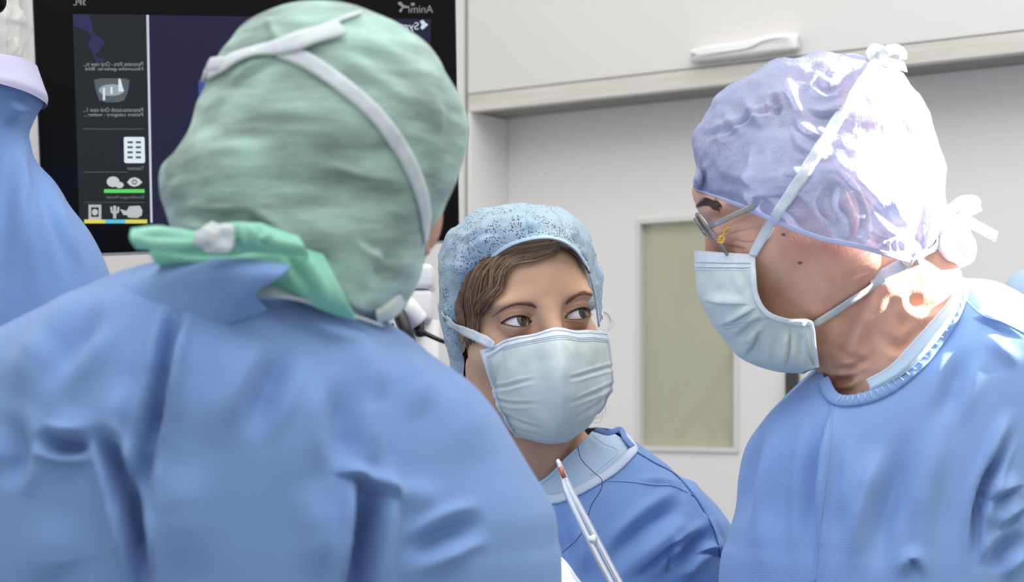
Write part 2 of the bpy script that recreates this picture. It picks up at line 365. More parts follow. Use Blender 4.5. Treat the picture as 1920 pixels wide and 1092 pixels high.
# dark edge of a door seen between mask and gown
dk = thing('door_edge_handle', 'dark narrow door pull just below the mask of the person wearing glasses', 'door handle', wpt(1490, 706, CW))
mesh_obj('pull', *wbox(ws(1482, CW), ws(1500, CW), CW-0.02, CW-0.004, wz(1490, 790, CW), wz(1490, 685, CW), 0.002), M['dark'], dk, False)
mesh_obj('backplate', *wbox(ws(1479, CW), ws(1503, CW), CW-0.004, CW, wz(1490, 795, CW), wz(1490, 680, CW), 0.001), M['steel'], dk, False)

# ------------------------------------------------------------------ monitor
bl, br_, tl = P(84, 479, 2.18), P(863, 451, 2.40), P(68, -62, 2.14)
ex = nrm(br_-bl); ey = tl-bl; mn = nrm(np.cross(ex, ey)); ey = nrm(np.cross(mn, ex))
if mn[1] > 0: mn = -mn
MWd, MHt = np.linalg.norm(br_-bl), 0.335
A3 = np.stack([ex, ey, mn])
mon = thing('monitor', 'black wide imaging monitor with mirrored dark menu on the wall side', 'monitor', (bl+br_)/2)
mesh_obj('housing', *obox(bl, A3, (-0.004, -0.004, -0.035), (MWd+0.004, MHt+0.004, -0.006), 0.006), M['plastic'], mon)
mesh_obj('bezel', *obox(bl, A3, (0, 0, -0.008), (MWd, MHt, 0.0), 0.003), M['black'], mon)
mc = (bl+br_)/2; 
top_p = mc+ey*0.2-mn*0.10
mesh_obj('mount_arm', *tube(cr([mc+ey*0.17-mn*0.034, mc+ey*0.18-mn*0.08, top_p+UP*0.06, np.array([top_p[0], top_p[1], 2.2]), np.array([top_p[0], top_p[1], 2.98])], 30), 0.02, 16), M['plastic'], mon)
mesh_obj('ceiling_plate', *tube([np.array([top_p[0], top_p[1], 2.97]), np.array([top_p[0], top_p[1], 3.0])], 0.08, 24), M['plastic'], mon)
def omon(px, py, wv=0.0):
    d = np.array([(px-CX)/FPX, 1, (HY-py)/FPX]); o = np.array([0, 0, CZ]); q = bl+mn*wv; return o+d*(((q-o)@mn)/(d@mn))
def slab(poly, w0, w1):
    k = len(poly); v = [omon(x, y, w0) for x, y in poly]+[omon(x, y, w1) for x, y in poly]
    return np.array(v), [tuple(range(k)), tuple(range(k, 2*k))[::-1]]+[(i, (i+1) % k, k+(i+1) % k, k+i) for i in range(k)]
EM = {}
def em(c, s=1.0):
    k = (tuple(c), s)
    if k not in EM: EM[k] = mat('screen_%d_%d_%d' % tuple(c), c, rough=0.3, emit=s, spec=0.1); EM[k].node_tree.nodes['Principled BSDF'].inputs['Base Color'].default_value = (0.01, 0.01, 0.01, 1)
    return EM[k]
sc = mesh_obj('screen', *slab([(136, 26), (808, 36), (802, 424), (149, 420)], 0.0, 0.0006), em((27, 25, 58)), mon, False)
mesh_obj('menu_panel', *slab([(136, 26), (276, 28), (284, 419), (149, 420)], 0.0006, 0.0009), em((26, 31, 36)), sc, False)
mesh_obj('divider', *slab([(274.5, 28), (279, 28), (286, 418), (282, 418)], 0.0009, 0.0013), em((196, 208, 220)), sc, False)
L1, L2 = 0.0009, 0.0014
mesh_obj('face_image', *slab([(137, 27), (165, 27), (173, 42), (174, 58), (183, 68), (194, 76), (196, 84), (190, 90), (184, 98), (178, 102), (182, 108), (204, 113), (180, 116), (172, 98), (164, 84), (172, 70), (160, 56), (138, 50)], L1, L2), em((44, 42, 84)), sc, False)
def ell(cx, cy, rx, ry, n=20, a0=0): return [(cx+rx*math.cos(a0+2*math.pi*k/n), cy+ry*math.sin(a0+2*math.pi*k/n)) for k in range(n)]
def el(name, polys, c, s=1.0, h=0): mesh_obj(name, *join([slab(p, L1+h, L2+h) for p in polys]), em(c, s), sc, False)
def rc(x0, y0, x1, y1): return [(x0, y0), (x1, y0), (x1, y1), (x0, y1)]
el('xray_thumbnail', [[(176, 150), (188, 147), (232, 147), (243, 150), (240, 172), (233, 188), (222, 192), (198, 192), (186, 188), (180, 172)]], (84, 92, 98))
el('xray_teeth', [ell(209, 169, 24, 11)], (150, 162, 170), 1.0, 0.0003)
el('xray_implants', [rc(193, 165, 197, 188), [(222, 148), (226, 148), (232, 172), (222, 172)], rc(207, 163, 211, 176)], (218, 230, 236), 1.0, 0.0006)
for k in (rc(155, 241, 270, 243), rc(157, 322, 240, 324), rc(158, 379, 272, 380.5)): el('divider_line', [k], (74, 78, 84))
el('keypad_icon', [[(234, 257), (269, 257), (271, 259), (272, 303), (270, 306), (236, 306), (233, 304), (232, 259)]], (222, 234, 240))
el('keypad_key', [rc(239+k*15.5, 265+j*9.4, 249+k*15.5, 269+j*9.4) for k in range(2) for j in range(4)], (62, 82, 92), 1.0, 0.0004)
el('head_icon', [ell(212, 341, 12, 10), ell(224, 347, 8, 6)], (196, 202, 206))
el('eye_icon', [[(238, 342), (244, 335), (252, 332.5), (260, 335), (267, 342), (260, 348), (252, 350.5), (244, 348)]], (200, 206, 210))
el('eye_iris', [ell(252, 341.5, 5, 5)], (96, 104, 108), 1.0, 0.0003); el('eye_glint', [ell(252, 341.5, 2.6, 2.6)], (196, 202, 206), 1.0, 0.0005)
el('green_bar', [rc(195, 355, 271, 362)], (92, 214, 92))
el('portrait_icon', [rc(166, 384, 190, 412)], (178, 184, 186)); el('portrait_hole', [rc(171, 389, 185, 407)], (36, 44, 48), 1.0, 0.0003); el('portrait_dot', [ell(178, 398, 5.5, 6)], (190, 196, 198), 1.0, 0.0005)
el('cactus_icon', [rc(212, 386, 218, 410), [(206, 388), (210, 388), (211, 396), (214, 398), (214, 402), (208, 399)], [(220, 388), (224, 388), (223, 399), (216, 402), (216, 398), (219, 396)]], (178, 184, 186))
el('device_icon', [[(242, 387), (262, 386), (267, 394), (266, 404), (258, 409), (240, 408), (236, 398)], [(225, 392), (238, 396), (238, 404), (231, 403)]], (184, 188, 192))
el('yellow_bar', [rc(158, 412, 197, 419)], (226, 214, 84)); el('yellow_bar', [rc(235, 412, 276, 419)], (226, 214, 84)); el('cyan_bar', [rc(197, 412, 235, 419)], (86, 196, 230))
el('blue_tile', [rc(372, 150, 440, 330)], (62, 78, 150))
def mtext(name, s, x0, x1, y0, y1, c, w0=L1, e=1.0):
    """mirrored lettering filling a pixel box on the monitor plane"""
    cu = bpy.data.curves.new('txt', 'FONT'); cu.body = s; o = bpy.data.objects.new('txt', cu); COL.objects.link(o)
    dg = bpy.context.evaluated_depsgraph_get(); me = bpy.data.meshes.new_from_object(o.evaluated_get(dg))
    V = np.array([v.co[:] for v in me.vertices]); Fc = [tuple(q.vertices) for q in me.polygons]
    bpy.data.objects.remove(o); bpy.data.curves.remove(cu); bpy.data.meshes.remove(me)
    V = (V-V.min(0))/np.maximum(V.max(0)-V.min(0), 1e-6)
    W = np.array([omon(x1-(x1-x0)*a[0], y1-(y1-y0)*a[1], w0+0.0005) for a in V])
    mesh_obj(name, W, Fc, em(c, e), sc, False)
mtext('caption_text', 'Panorama Xtra - Oral view in...', 156, 268, 116, 124, (150, 156, 160)); mtext('caption_text', 'Nouvelle-galerie: Bild', 160, 268, 126, 134, (150, 156, 160))
mtext('caption_text', 'Panorama-tooth Oral view 1...', 156, 268, 202, 210, (150, 156, 160)); mtext('caption_text', 'Patient category : weiter...', 158, 268, 212, 220, (150, 156, 160))
mtext('keypad_text', 'Tastatur', 238, 270, 312, 319, (130, 136, 140)); mtext('bar_text', 'Einstellungen Nutzer', 198, 270, 367, 374, (120, 126, 130))
mtext('bezel_text', '3PL', 137, 161, 0, 10, (150, 152, 150), 0.0)
mtext('brand_text', 'Animi', 766, 812, 10, 24, (140, 140, 138), 0.0); el('brand_swoosh', [[(747, 4), (752, 3), (756, 9), (766, 12), (766, 15), (756, 15), (754, 20), (751, 24), (748, 20), (754, 13), (746, 8)], ell(774, 8, 4, 3)], (140, 140, 138))
mtext('header_text', 'Sygnum', 720, 785, 42, 60, (206, 220, 230)); el('header_symbol', [[(787, 40), (793, 37), (798, 43), (803, 46), (799, 50), (792, 56), (788, 52), (791, 47)]], (206, 220, 230))

# ------------------------------------------------------------------ draped equipment at the left
rt = thing('draped_arm', 'blue cloth drape with lavender cuff over an equipment arm beside the monitor', 'drape', P(0, 745, 1.95)*np.array([1, 1, 0]))
rows = [(150, -86, 70, 1.95, .066), (168, -90, 74, 1.95, .068), (186, -95, 70, 1.95, .068), (215, -100, 54, 1.95, .066), (245, -110, 43, 1.95, .064), (275, -122, 52, 1.95, .068), (310, -140, 72, 1.95, .075), (370, -170, 112, 1.95, .085),
        (440, -200, 164, 1.95, .095), (520, -220, 200, 1.95, .1), (640, -240, 232, 1.95, .11), (900, -260, 280, 1.95, .12), (1500, -280, 310, 1.95, .14), (2500, -290, 320, 1.95, .15), (3510, -300, 330, 1.95, .15)]
q = rings(rows, 420, 260, 0.9); G = q
G = add_folds(G, gnormals(G, True), [([(20, 190), (15, 300), (5, 420), (-5, 620)], 16, .006, 'g'), ([(48, 250), (70, 330), (100, 420), (140, 560)], 12, .006, 'g'), ([(30, 260), (40, 360), (60, 480), (80, 640)], 20, .006, 'r'),
    ([(10, 175), (40, 185), (62, 180)], 10, .004, 'g'), ([(40, 170), (30, 205), (0, 245)], 14, .005, 'r'), ([(90, 350), (120, 430), (160, 520)], 10, .004, 'r')])
o = gnormals(G, True); G = G+o*(0.003*vnoise(G*np.array([18, 18, 5]), 3))[..., None]
mesh_obj('cloth', G, gfaces(420, 260, True), M['drape'], rt)
rows = [(119, -80, 64, 1.95, .062), (130, -82, 68, 1.95, .066), (150, -86, 76, 1.95, .07), (166, -90, 82, 1.95, .0745), (178, -92, 80, 1.95, .0755)]
G = rings(rows, 60, 200, 0.9)
px_, py_ = proj(G); G[..., 2] += -0.006*np.clip((px_-0)/80, -1, 1)*np.linspace(0, 1, 60)[:, None]
mesh_obj('cuff', G, gfaces(60, 200, True), M['lav'], rt, label='lavender turned cuff')
pm = mat('clear_film', (232, 232, 228), (222, 222, 216), rough=0.12, scale=25, alpha=(0.2, 0.4), bump=0.3, bscale=25)
rows = [(-120, -60, 36, 1.95, .045), (-40, -60, 36, 1.95, .045), (10, -60, 40, 1.95, .047), (30, -60, 48, 1.95, .05), (48, -62, 58, 1.95, .054), (60, -64, 52, 1.95, .052), (90, -66, 42, 1.95, .05), (122, -70, 34, 1.95, .05)]
G = rings(rows, 120, 140); N_ = gnormals(G, True)
G = add_folds(G, N_, [([(-5, 95), (25, 60), (50, 40)], 5, .005, 'r'), ([(10, 120), (30, 80), (48, 55)], 4, .004, 'r'), ([(25, 120), (38, 80)], 4, .003, 'r'), ([(0, 60), (20, 40), (30, 10)], 6, .003, 'g')])
G += N_*(0.004*vnoise(G*45, 5))[..., None]
mesh_obj('plastic_cover', G, gfaces(120, 140, True), pm, rt, label='crinkled clear plastic sleeve')
mesh_obj('arm_core', *tube([P(-8, -130, 1.96), P(-8, 20, 1.96), P(-8, 200, 1.96), P(-8, 600, 1.96)], 0.012, 14), M['plastic'], rt)
a_, b_ = np.meshgrid(np.linspace(0, math.pi, 18), np.linspace(0, 2*math.pi, 24, endpoint=False), indexing='ij')
sph = np.stack([np.sin(a_)*np.cos(b_), np.sin(a_)*np.sin(b_), np.cos(a_)], -1)
mesh_obj('knob', P(-8, 2, 1.885)+sph*np.array([.0105, .009, .0125]), gfaces(18, 24, True), M['black'], rt, label='dark round knob')

# ------------------------------------------------------------------ white holder with black hoses between the surgeons
hb = thing('instrument_holder', 'white plastic instrument holder with black hoses, left of the lace cap', 'medical device', P(790, 745, 2.2)*np.array([1, 1, 0]))
def pbox(x0, y0, x1, y1, d0, d1, bev): 
    a, b = P(x0, y1, d0), P(x1, y0, d0); return box((a[0], d0, a[2]), (b[0], d1, b[2]), bev)
mesh_obj('upper_housing', *pbox(735, 494, 811, 541, 2.15, 2.25, .006), M['plastic'], hb)
mesh_obj('lower_housing', *pbox(742, 543, 810, 604, 2.153, 2.247, .006), M['plastic'], hb)
mesh_obj('spout', *tube(cr([P(745, 560, 2.14), P(765, 578, 2.135), P(786, 604, 2.14)], 12), [.012]*12, 16), M['plastic'], hb)
mesh_obj('column', *tube([P(775, 600, 2.2), P(770, 800, 2.2), np.array([P(770, 0, 2.2)[0], 2.2, 0.0])], 0.03, 20), M['plastic'], hb)
mesh_obj('hose', *tube(cr([P(742, 572, 2.13), P(752, 598, 2.12), P(764, 630, 2.115), P(772, 670, 2.12), P(772, 760, 2.14)], 30), np.interp(np.linspace(0, 1, 30), [0, .2, .6, 1], [.005, .0075, .0075, .006]), 14), M['rubber'], hb, label='thick black hose')
mesh_obj('cable', *tube(cr([P(784, 604, 2.15), P(786, 622, 2.14), P(800, 627, 2.14), P(832, 641, 2.14), P(880, 655, 2.17)], 40), np.interp(np.linspace(0, 1, 40), [0, .3, .5, 1], [.007, .006, .0028, .002]), 12), M['rubber'], hb, label='black cable')
mesh_obj('clip', *tube(cr([P(737, 607, 2.14), P(733, 617, 2.14), P(738, 626, 2.14)], 10), .0016, 8), M['rubber'], hb)

# blue covered shape beyond the right surgeon
bk = thing('covered_equipment', 'pale blue covered shape at the right edge beyond the lit shoulder', 'medical device', P(1990, 745, 2.45)*np.array([1, 1, 0]))
rows = [(505, 1940, 1990, 2.45, .02), (512, 1905, 2010, 2.45, .04), (530, 1887, 2040, 2.45, .06), (560, 1876, 2070, 2.45, .08), (620, 1868, 2090, 2.45, .09), (1000, 1860, 2110, 2.45, .1), (2940, 1840, 2130, 2.45, .12)]
G = rings(rows, 160, 80); G += gnormals(G, True)*(0.004*vnoise(G*np.array([30, 30, 8]), 9))[..., None]
mesh_obj('cover', G, gfaces(160, 80, True).tolist()+[tuple(range(80))], M['paleblue'], bk)
mesh_obj('cover_hem', *tube(G[-4], .004, 6, True), M['trim'], bk)

# ------------------------------------------------------------------ heads
def ellip(p, c, r):
    q = p-np.array(c); r = np.array(r); k0 = np.linalg.norm(q/r, axis=-1); k1 = np.linalg.norm(q/(r*r), axis=-1)
    return k0*(k0-1)/np.maximum(k1, 1e-9)
def smin(a, b, k): h = np.clip(0.5+0.5*(b-a)/k, 0, 1); return b*(1-h)+a*h-k*h*(1-h)
def smax(a, b, k): return -smin(-a, -b, k)
def capsule(p, a, b, ra, rb):
    a, b = np.array(a), np.array(b); ab = b-a; t = np.clip(((p-a)@ab)/(ab@ab), 0, 1)
    return np.linalg.norm(p-a-t[..., None]*ab, axis=-1)-(ra+(rb-ra)*t)
EYE_X, EYE_Y, EYE_R = 0.0315, 0.0755, 0.0122
def head_sdf(p, male):
    p = p.copy(); ax = np.abs(p[..., 0]); q = np.stack([ax, p[..., 1], p[..., 2]], -1)
    d = ellip(q, (0, -0.012, 0.038), (0.070, 0.090, 0.074))
    d = smin(d, ellip(q, (0, 0.028, 0.030), (0.060, 0.060, 0.048)), 0.03)
    d = smin(d, ellip(q, (0, 0.026, -0.045), (0.058 if male else 0.055, 0.062, 0.072)), 0.03)
    d = smin(d, ellip(q, (0.043, 0.046, -0.028), (0.020, 0.026, 0.020)), 0.025)
    d = smin(d, ellip(q, (0, 0.068, -0.098), (0.022, 0.020, 0.018)), 0.03)
    d = smin(d, ellip(q, (0.040, 0.000, -0.068), (0.020, 0.034, 0.024)), 0.03)
    d = smin(d, ellip(q, (0.026, 0.074, 0.019), (0.026, 0.013, 0.008)), 0.014)
    d = smax(d, -ellip(q, (EYE_X, 0.094, 0.000), (0.017, 0.014, 0.0115)), 0.012)
    d = smin(d, ellip(q, (EYE_X, EYE_Y, 0.0), (0.0150, 0.0138, 0.0138)), 0.006)
    d = smin(d, capsule(p, (0, 0.083, 0.008), (0, 0.105, -0.042), 0.0075, 0.0105), 0.011)
    d = smin(d, ellip(q, (0.011, 0.094, -0.045), (0.008, 0.011, 0.008)), 0.008)
    return d
def almond(u, v, up=0.0060, lo=0.0042):
    """signed inside distance of the lid opening"""
    s = np.clip(1-(np.abs(u)/0.0150)**2, 0, 1); v = v-0.0012*u/0.015
    return np.minimum(up*s**0.75-v, v+lo*s**0.85)
def make_head(C, Fd, U, scale, nth, nph, male=False, open_eye=True, extra=None):
    Fd = nrm(np.array(Fd, float)); U = nrm(np.array(U)-Fd*np.dot(U, Fd)); L = np.cross(U, Fd)
    t = np.linspace(-1, 1, nth, endpoint=False); th = math.pi*np.sign(t)*(0.42*np.abs(t)+0.58*np.abs(t)**3)
    s = np.linspace(-1, 1, nph); ph = math.radians(88)*np.sign(s)*(0.6*np.abs(s)+0.4*np.abs(s)**3)
    PH, TH = np.meshgrid(ph, th, indexing='ij')
    D = np.stack([np.sin(TH)*np.cos(PH), np.cos(TH)*np.cos(PH), np.sin(PH)], -1)
    r = np.full(TH.shape, 0.17); c0 = np.array([0, 0, -0.005])
    for _ in range(16): r = r-0.85*head_sdf(c0+D*r[..., None], male)
    S = c0+D*r[..., None]
    for sd in (-1, 1):
        u = (S[..., 0]-sd*EYE_X)*sd; v = S[..., 2]; fr_ = S[..., 1] > 0.04
        e = almond(u, v); near = np.hypot(u, v) < 0.03
        if open_eye: r = r-np.where(fr_ & near, 0.0075*sstep(e, -0.0002, 0.0011), 0)
        sp = np.clip(1-(u/0.017)**2, 0, 1); cv = v-(0.0060*sp**0.75+0.0030)-0.0012*u/0.015
        r = r-np.where(fr_ & near, 0.0010*np.exp(-(cv/0.0010)**2)*sp, 0)
        lv = v+0.0095*np.clip(1-(u/0.022)**2, 0, 1); r = r-np.where(fr_, 0.0007*np.exp(-(lv/0.0016)**2)*np.clip(1-(u/0.02)**2, 0, 1), 0)
    S = c0+D*r[..., None]
    if extra is not None: S = extra(S, D)
    S = S*scale
    R = np.stack([L, Fd, U]); return C+S@R, S, R
def clamp_in(G, C, tree, margin):
    """keep the scalp under the cap that covers it"""
    V = G.reshape(-1, 3).copy(); C = np.asarray(C); D = V-C; L_ = np.linalg.norm(D, axis=1); D = D/L_[:, None]; o = Vector(C)
    for i in range(len(V)):
        r = tree.ray_cast(o, Vector(D[i]), 0.3)
        if r[0] is not None and r[3]-margin < L_[i]: V[i] = C+D[i]*max(r[3]-margin, 0.02)
    return V.reshape(G.shape)
def clamp_out(G, C, tree, margin):
    """keep a worn surface outside the face it lies on"""
    V = G.reshape(-1, 3).copy(); C = np.asarray(C); D = V-C; L_ = np.linalg.norm(D, axis=1); D = D/L_[:, None]; o = Vector(C)
    for i in range(len(V)):
        r = tree.ray_cast(o, Vector(D[i]), 0.3)
        if r[0] is not None and r[3]+margin > L_[i]: V[i] = C+D[i]*(r[3]+margin)
    return V.reshape(G.shape)
def eyeball(C, R, scale, sd, gaze, parent):
    c = C+(np.array([sd*EYE_X, EYE_Y, 0])*scale)@R; g = nrm(np.array(gaze)); rad = EYE_R*scale
    x = nrm(np.cross(g, [0, 0, 1.0])); y = np.cross(x, g)
    nr, na = 40, 40; al = np.concatenate([np.linspace(0, 0.2, 6), np.linspace(0.22, 0.52, 12)[:-1], np.linspace(0.52, math.pi, nr-17)]); al[0] = 1e-3; nr = len(al)
    be = np.linspace(0, 2*math.pi, na, endpoint=False)
    rr = rad*(1+0.035*np.exp(-(al/0.33)**2))
    G = c+rr[:, None, None]*(np.cos(al)[:, None, None]*g+np.sin(al)[:, None, None]*(np.cos(be)[None, :, None]*x+np.sin(be)[None, :, None]*y))
    o = mesh_obj('eye', G, gfaces(nr, na, True), [M['white'], M['iris'], M['pupil']], parent)
    mi = np.zeros((nr-1, na), int); mi[al[:-1] < 0.495] = 1; mi[al[:-1] < 0.2] = 2
    o.data.polygons.foreach_set('material_index', mi.reshape(-1)); return c
def strands(curves, r0, n=5):
    out = []
    for c in curves:
        k = len(c); out.append(tube(c, np.interp(np.linspace(0, 1, k), [0, .35, 1], [r0, r0, r0*0.25]), n))
    return join(out)
def ear_mesh(c, out, fwd, up, sz, rimmed=True):
    """C-shaped ear: flattened shell with helix rim and lobe"""
    t = np.linspace(0, 1, 40); a = math.radians(120)-t*math.radians(300)
    rim = np.array([c+fwd*(-0.016*math.cos(k)*sz*0.9)+up*(0.030*math.sin(k)*sz) for k in a-math.pi]) if False else np.array([c-fwd*(0.015*sz*(0.3+math.cos(k)))+up*(0.030*sz*math.sin(k))+out*(0.012*sz*(0.4+0.6*math.cos(k))) for k in np.linspace(1.9, -2.0, 40)])
    parts = [tube(rim, np.interp(t, [0, .5, .8, 1], [.0025, .0035, .006, .0035])*sz, 10)]
    V = c+(sph[..., 0:1]*fwd*0.014*sz+sph[..., 1:2]*out*0.006*sz+sph[..., 2:3]*up*0.027*sz)
    parts.append((V.reshape(-1, 3), gfaces(18, 24, True).tolist()))
    return join(parts if rimmed else parts[1:])
def legs_shoes(root, x, y, spread=0.11):
    for s in (-1, 1):
        cx = x+s*spread
        mesh_obj('leg', *tube([(cx, y, 0.75), (cx, y, 0.45), (cx, y+0.01, 0.07)], [.075, .06, .05], 16), M['scrub'], root)
        V = np.array([cx, y-0.04, 0.035])+sph*np.array([.045, .13, .045]); V[..., 2] = np.maximum(V[..., 2], 0.0)
        mesh_obj('shoe', V, gfaces(18, 24, True), M['shoe'], root)

# ================================================================== the woman
DW = 1.90
wom = thing('person', 'person in pale blue lace cap and mask looking up, between the two other figures', 'person', (P(975, 745, 1.95)[0], 1.95, 0))
yaw, roll = math.radians(22), math.radians(8)
Fw = np.array([math.sin(yaw), -math.cos(yaw), 0.02]); Uw = np.array([-math.sin(roll), 0.0, math.cos(roll)])
Cw = P(967, 607, DW); SW = 1.0
# cap surface first: the scalp stays inside it
c0 = [(905, 738, 1.925), (884, 655, 1.885), (879, 580, 1.857), (901, 512, 1.832), (955, 463, 1.806), (1028, 447, 1.800), (1080, 471, 1.826), (1110, 530, 1.870), (1123, 612, 1.910)]
c1 = [(872, 722, 1.925), (850, 645, 1.890), (842, 545, 1.858), (862, 474, 1.833), (918, 425, 1.815), (998, 408, 1.812), (1064, 424, 1.838), (1106, 488, 1.880), (1127, 600, 1.924)]
c2 = [(850, 705, 1.955), (832, 625, 1.93), (822, 505, 1.915), (838, 437, 1.90), (893, 398, 1.885), (965, 385, 1.88), (1052, 396, 1.89), (1106, 445, 1.912), (1132, 582, 1.945)]
c3 = [(868, 700, 2.00), (848, 620, 1.985), (840, 505, 1.98), (856, 445, 1.97), (905, 408, 1.955), (968, 396, 1.95), (1045, 408, 1.955), (1092, 460, 1.97), (1118, 580, 1.98)]
c4 = [(915, 690, 2.04), (898, 610, 2.04), (895, 520, 2.04), (905, 475, 2.035), (935, 450, 2.03), (975, 440, 2.025), (1020, 450, 2.03), (1055, 500, 2.03), (1075, 590, 2.03)]
c5 = [(965, 640, 2.055), (958, 590, 2.058), (958, 550, 2.06), (962, 530, 2.06), (970, 520, 2.06), (980, 520, 2.06), (990, 530, 2.06), (998, 550, 2.055), (1005, 590, 2.055)]
net = np.stack([cr(PA(c), 220) for c in (c0, c1, c2, c3, c4, c5)]); Gc = cr(net, 200)
Nc = gnormals(Gc); Nc = Nc*np.sign(np.sum(Nc*(Gc-Cw), -1, keepdims=True))
edge = sstep(np.linspace(0, 1, 200), 0.01, 0.12)[:, None]
Gc = add_folds(Gc, Nc, [([(985, 388), (983, 415), (992, 447)], 3.5, .0025, 'g'), ([(990, 392), (995, 415), (1000, 440)], 5, .002, 'r'), ([(840, 440), (870, 455), (905, 440), (960, 425)], 6, .002, 'g'), ([(870, 420), (930, 405), (985, 400)], 5, .002, 'g'),
    ([(1060, 400), (1085, 440), (1112, 490)], 6, .003, 'r'), ([(1040, 395), (1070, 430), (1105, 480)], 5, .002, 'g'), ([(1090, 420), (1118, 490), (1128, 560)], 6, .003, 'r'), ([(830, 560), (850, 600), (855, 660)], 7, .003, 'r'), ([(825, 500), (850, 500), (880, 520)], 8, .002, 'r'), ([(838, 450), (850, 520), (845, 580)], 8, .002, 'g')])
Gc = Gc+Nc*((0.0034*fbm(Gc*34, 2, 11)-0.0022*np.abs(vnoise(Gc*60, 13))+0.001*vnoise(Gc*110, 3))*edge)[..., None]
cap_bvh = bvh_of(Gc, gfaces(200, 220))
Gh, Sh, Rw = make_head(Cw, Fw, Uw, SW, 460, 360)
Gh = clamp_in(Gh, Cw, cap_bvh, 0.008)
fh = gfaces(360, 460, True)
head_bvh = bvh_of(Gh, fh)
nk = rings([(690, 930, 1082, 1.935, .050), (740, 930, 1085, 1.935, .052), (790, 938, 1090, 1.935, .054), (825, 935, 1108, 1.94, .056), (860, 915, 1128, 1.945, .06), (900, 890, 1150, 1.95, .066), (960, 850, 1190, 1.95, .07)], 90, 90)
nk = add_folds(nk, gnormals(nk, True), [([(1075, 780), (1050, 850), (1010, 920)], 14, .004, 'r'), ([(1100, 800), (1075, 850)], 8, .003, 'g')])
eL = Cw+np.array([-0.0600, 0.016, -0.046])@Rw
earw = ear_mesh(eL, -Rw[0], Rw[1], Rw[2], 0.7, False)
v, f = join([(Gh, fh.tolist()), (nk, gfaces(90, 90, True).tolist()), earw]); mesh_obj('body', v, f, M['skin'], wom)
for sd in (-1, 1):
    c = eyeball(Cw, Rw, SW, sd, (0.60, -0.76, 0.22) if sd < 0 else (0.66, -0.72, 0.22), wom)
    # lid margins and lashes
    lash = []; lid = []
    uu = np.linspace(-0.0146, 0.0150, 46)
    for up_l in (True, False):
        pts = []
        for u in uu:
            s_ = max(1-(abs(u)/0.0150)**2, 0); vv = (0.0060*s_**0.75 if up_l else -0.0042*s_**0.85)+0.0012*u/0.015
            yy = EYE_Y+math.sqrt(max(0.0137**2-min((u*0.92)**2+vv**2, 0.0137**2*0.99), 1e-6))-0.0004
            pts.append(Cw+(np.array([sd*(EYE_X+u), min(yy, EYE_Y+0.0135), vv])*SW)@Rw)
        pts = np.array(pts)
        lid.append(tube(pts, (0.00085 if up_l else 0.00045)*np.interp(np.linspace(0, 1, 46), [0, .2, .8, 1], [.5, .9, 1.15, .7]), 8))
        for k in range(4, 46, 1 if up_l else 2):
            L_ = (0.0078 if up_l else 0.0035)*(0.55+0.45*k/45)*rng.uniform(.8, 1.1); dirn = nrm((np.array([sd*(uu[k]/0.015)*0.75, 0.8, 0.55 if up_l else -0.6]))@Rw)
            p0 = pts[k]; lash.append(np.array([p0, p0+dirn*L_*.5, p0+dirn*L_+(Rw[2]*0.002 if up_l else 0)]))
    mesh_obj('eyelid_margin', *join(lid), M['lash'], wom); mesh_obj('eyelashes', *strands(lash, 0.00022, 4), M['lash'], wom)
def brow(pxs, wd, n, bvh, m, root, r=0.00032, ln=0.009, lay=0.5):
    cs = []; c = cr(np.array(pxs, float), 60)
    for k in range(n):
        t = rng.uniform(0, 0.97); i = int(t*59); w_ = np.interp(t, [0, .12, .6, 1], [0.75, 1, .8, .15])*wd
        tg = c[min(i+2, 59)]-c[max(i-2, 0)]; tg = tg/np.linalg.norm(tg); nn_ = np.array([tg[1], -tg[0]]); off = rng.uniform(-1, 1)*w_
        a = c[i]+nn_*off; L_ = ln*1900; b = a+(tg*(1-lay*(1-t))-np.sign(off)*nn_*0.12*0+np.array([0, -1])*lay*(1-t)*0.9)*L_*rng.uniform(.6, 1)
        p, nr_ = [], []
        for f_ in (0, .5, 1):
            h = hit(*(a+(b-a)*f_), [bvh])
            if h is None: break
            p.append(h[0]+h[1]*(0.0003+0.0008*f_))
        if len(p) == 3: cs.append(np.array(p))
    mesh_obj('eyebrow', *strands(cs, r, 4), m, root)
brow([(1006, 578), (992, 572.5), (972, 571), (950, 577), (930, 589)], 2.0, 170, head_bvh, M['brow'], wom, .00022, .008)
brow([(1060, 571), (1072, 561), (1086, 553), (1098, 552), (1110, 557)], 2.2, 180, head_bvh, M['brow'], wom, .00022, .008)
# hair: a scalp layer outside the face, and waved locks under the cap edge
hl = [(862, 720), (880, 640), (884, 600), (908, 580), (930, 545), (938, 512), (965, 494), (1000, 486), (1030, 474), (1062, 470), (1090, 488), (1108, 525), (1120, 575), (1135, 640), (1150, 760), (1080, 900), (900, 900)]
pxh, pyh = proj(Gh); front = (Gh-Cw)@Rw[1] > -0.0
facep = in_poly(pxh, pyh, hl) & (((Gh-Cw)@Rw[1]) > 0.0)
low = ((Gh-Cw)@Rw[2]) < -0.085
keep = ~facep & ~low
Nh = nrm(Gh-(Cw-np.array([0, 0, 0.0])))
Hh = Gh+Nh*(0.0045+0.0012*vnoise(Sh*np.array([60, 60, 160]), 4))[..., None]
mesh_obj('hair', Hh, sub_faces(Hh, keep, True), M['hair'], wom)
hair_bvh = bvh_of(Hh, fh)
guides = [[(1045, 462), (1000, 468), (955, 478), (925, 505), (918, 540), (900, 572), (882, 592)], [(1040, 470), (1005, 482), (965, 490), (940, 512), (934, 540), (915, 566), (890, 586)],
          [(1030, 452), (980, 460), (930, 480), (900, 515), (896, 550), (886, 585), (884, 630)], [(985, 455), (935, 470), (900, 500), (885, 545), (880, 590), (884, 640)],
          [(1045, 462), (1075, 468), (1094, 488), (1104, 512)], [(1040, 462), (1070, 470), (1089, 486), (1100, 505)]]
locks = []
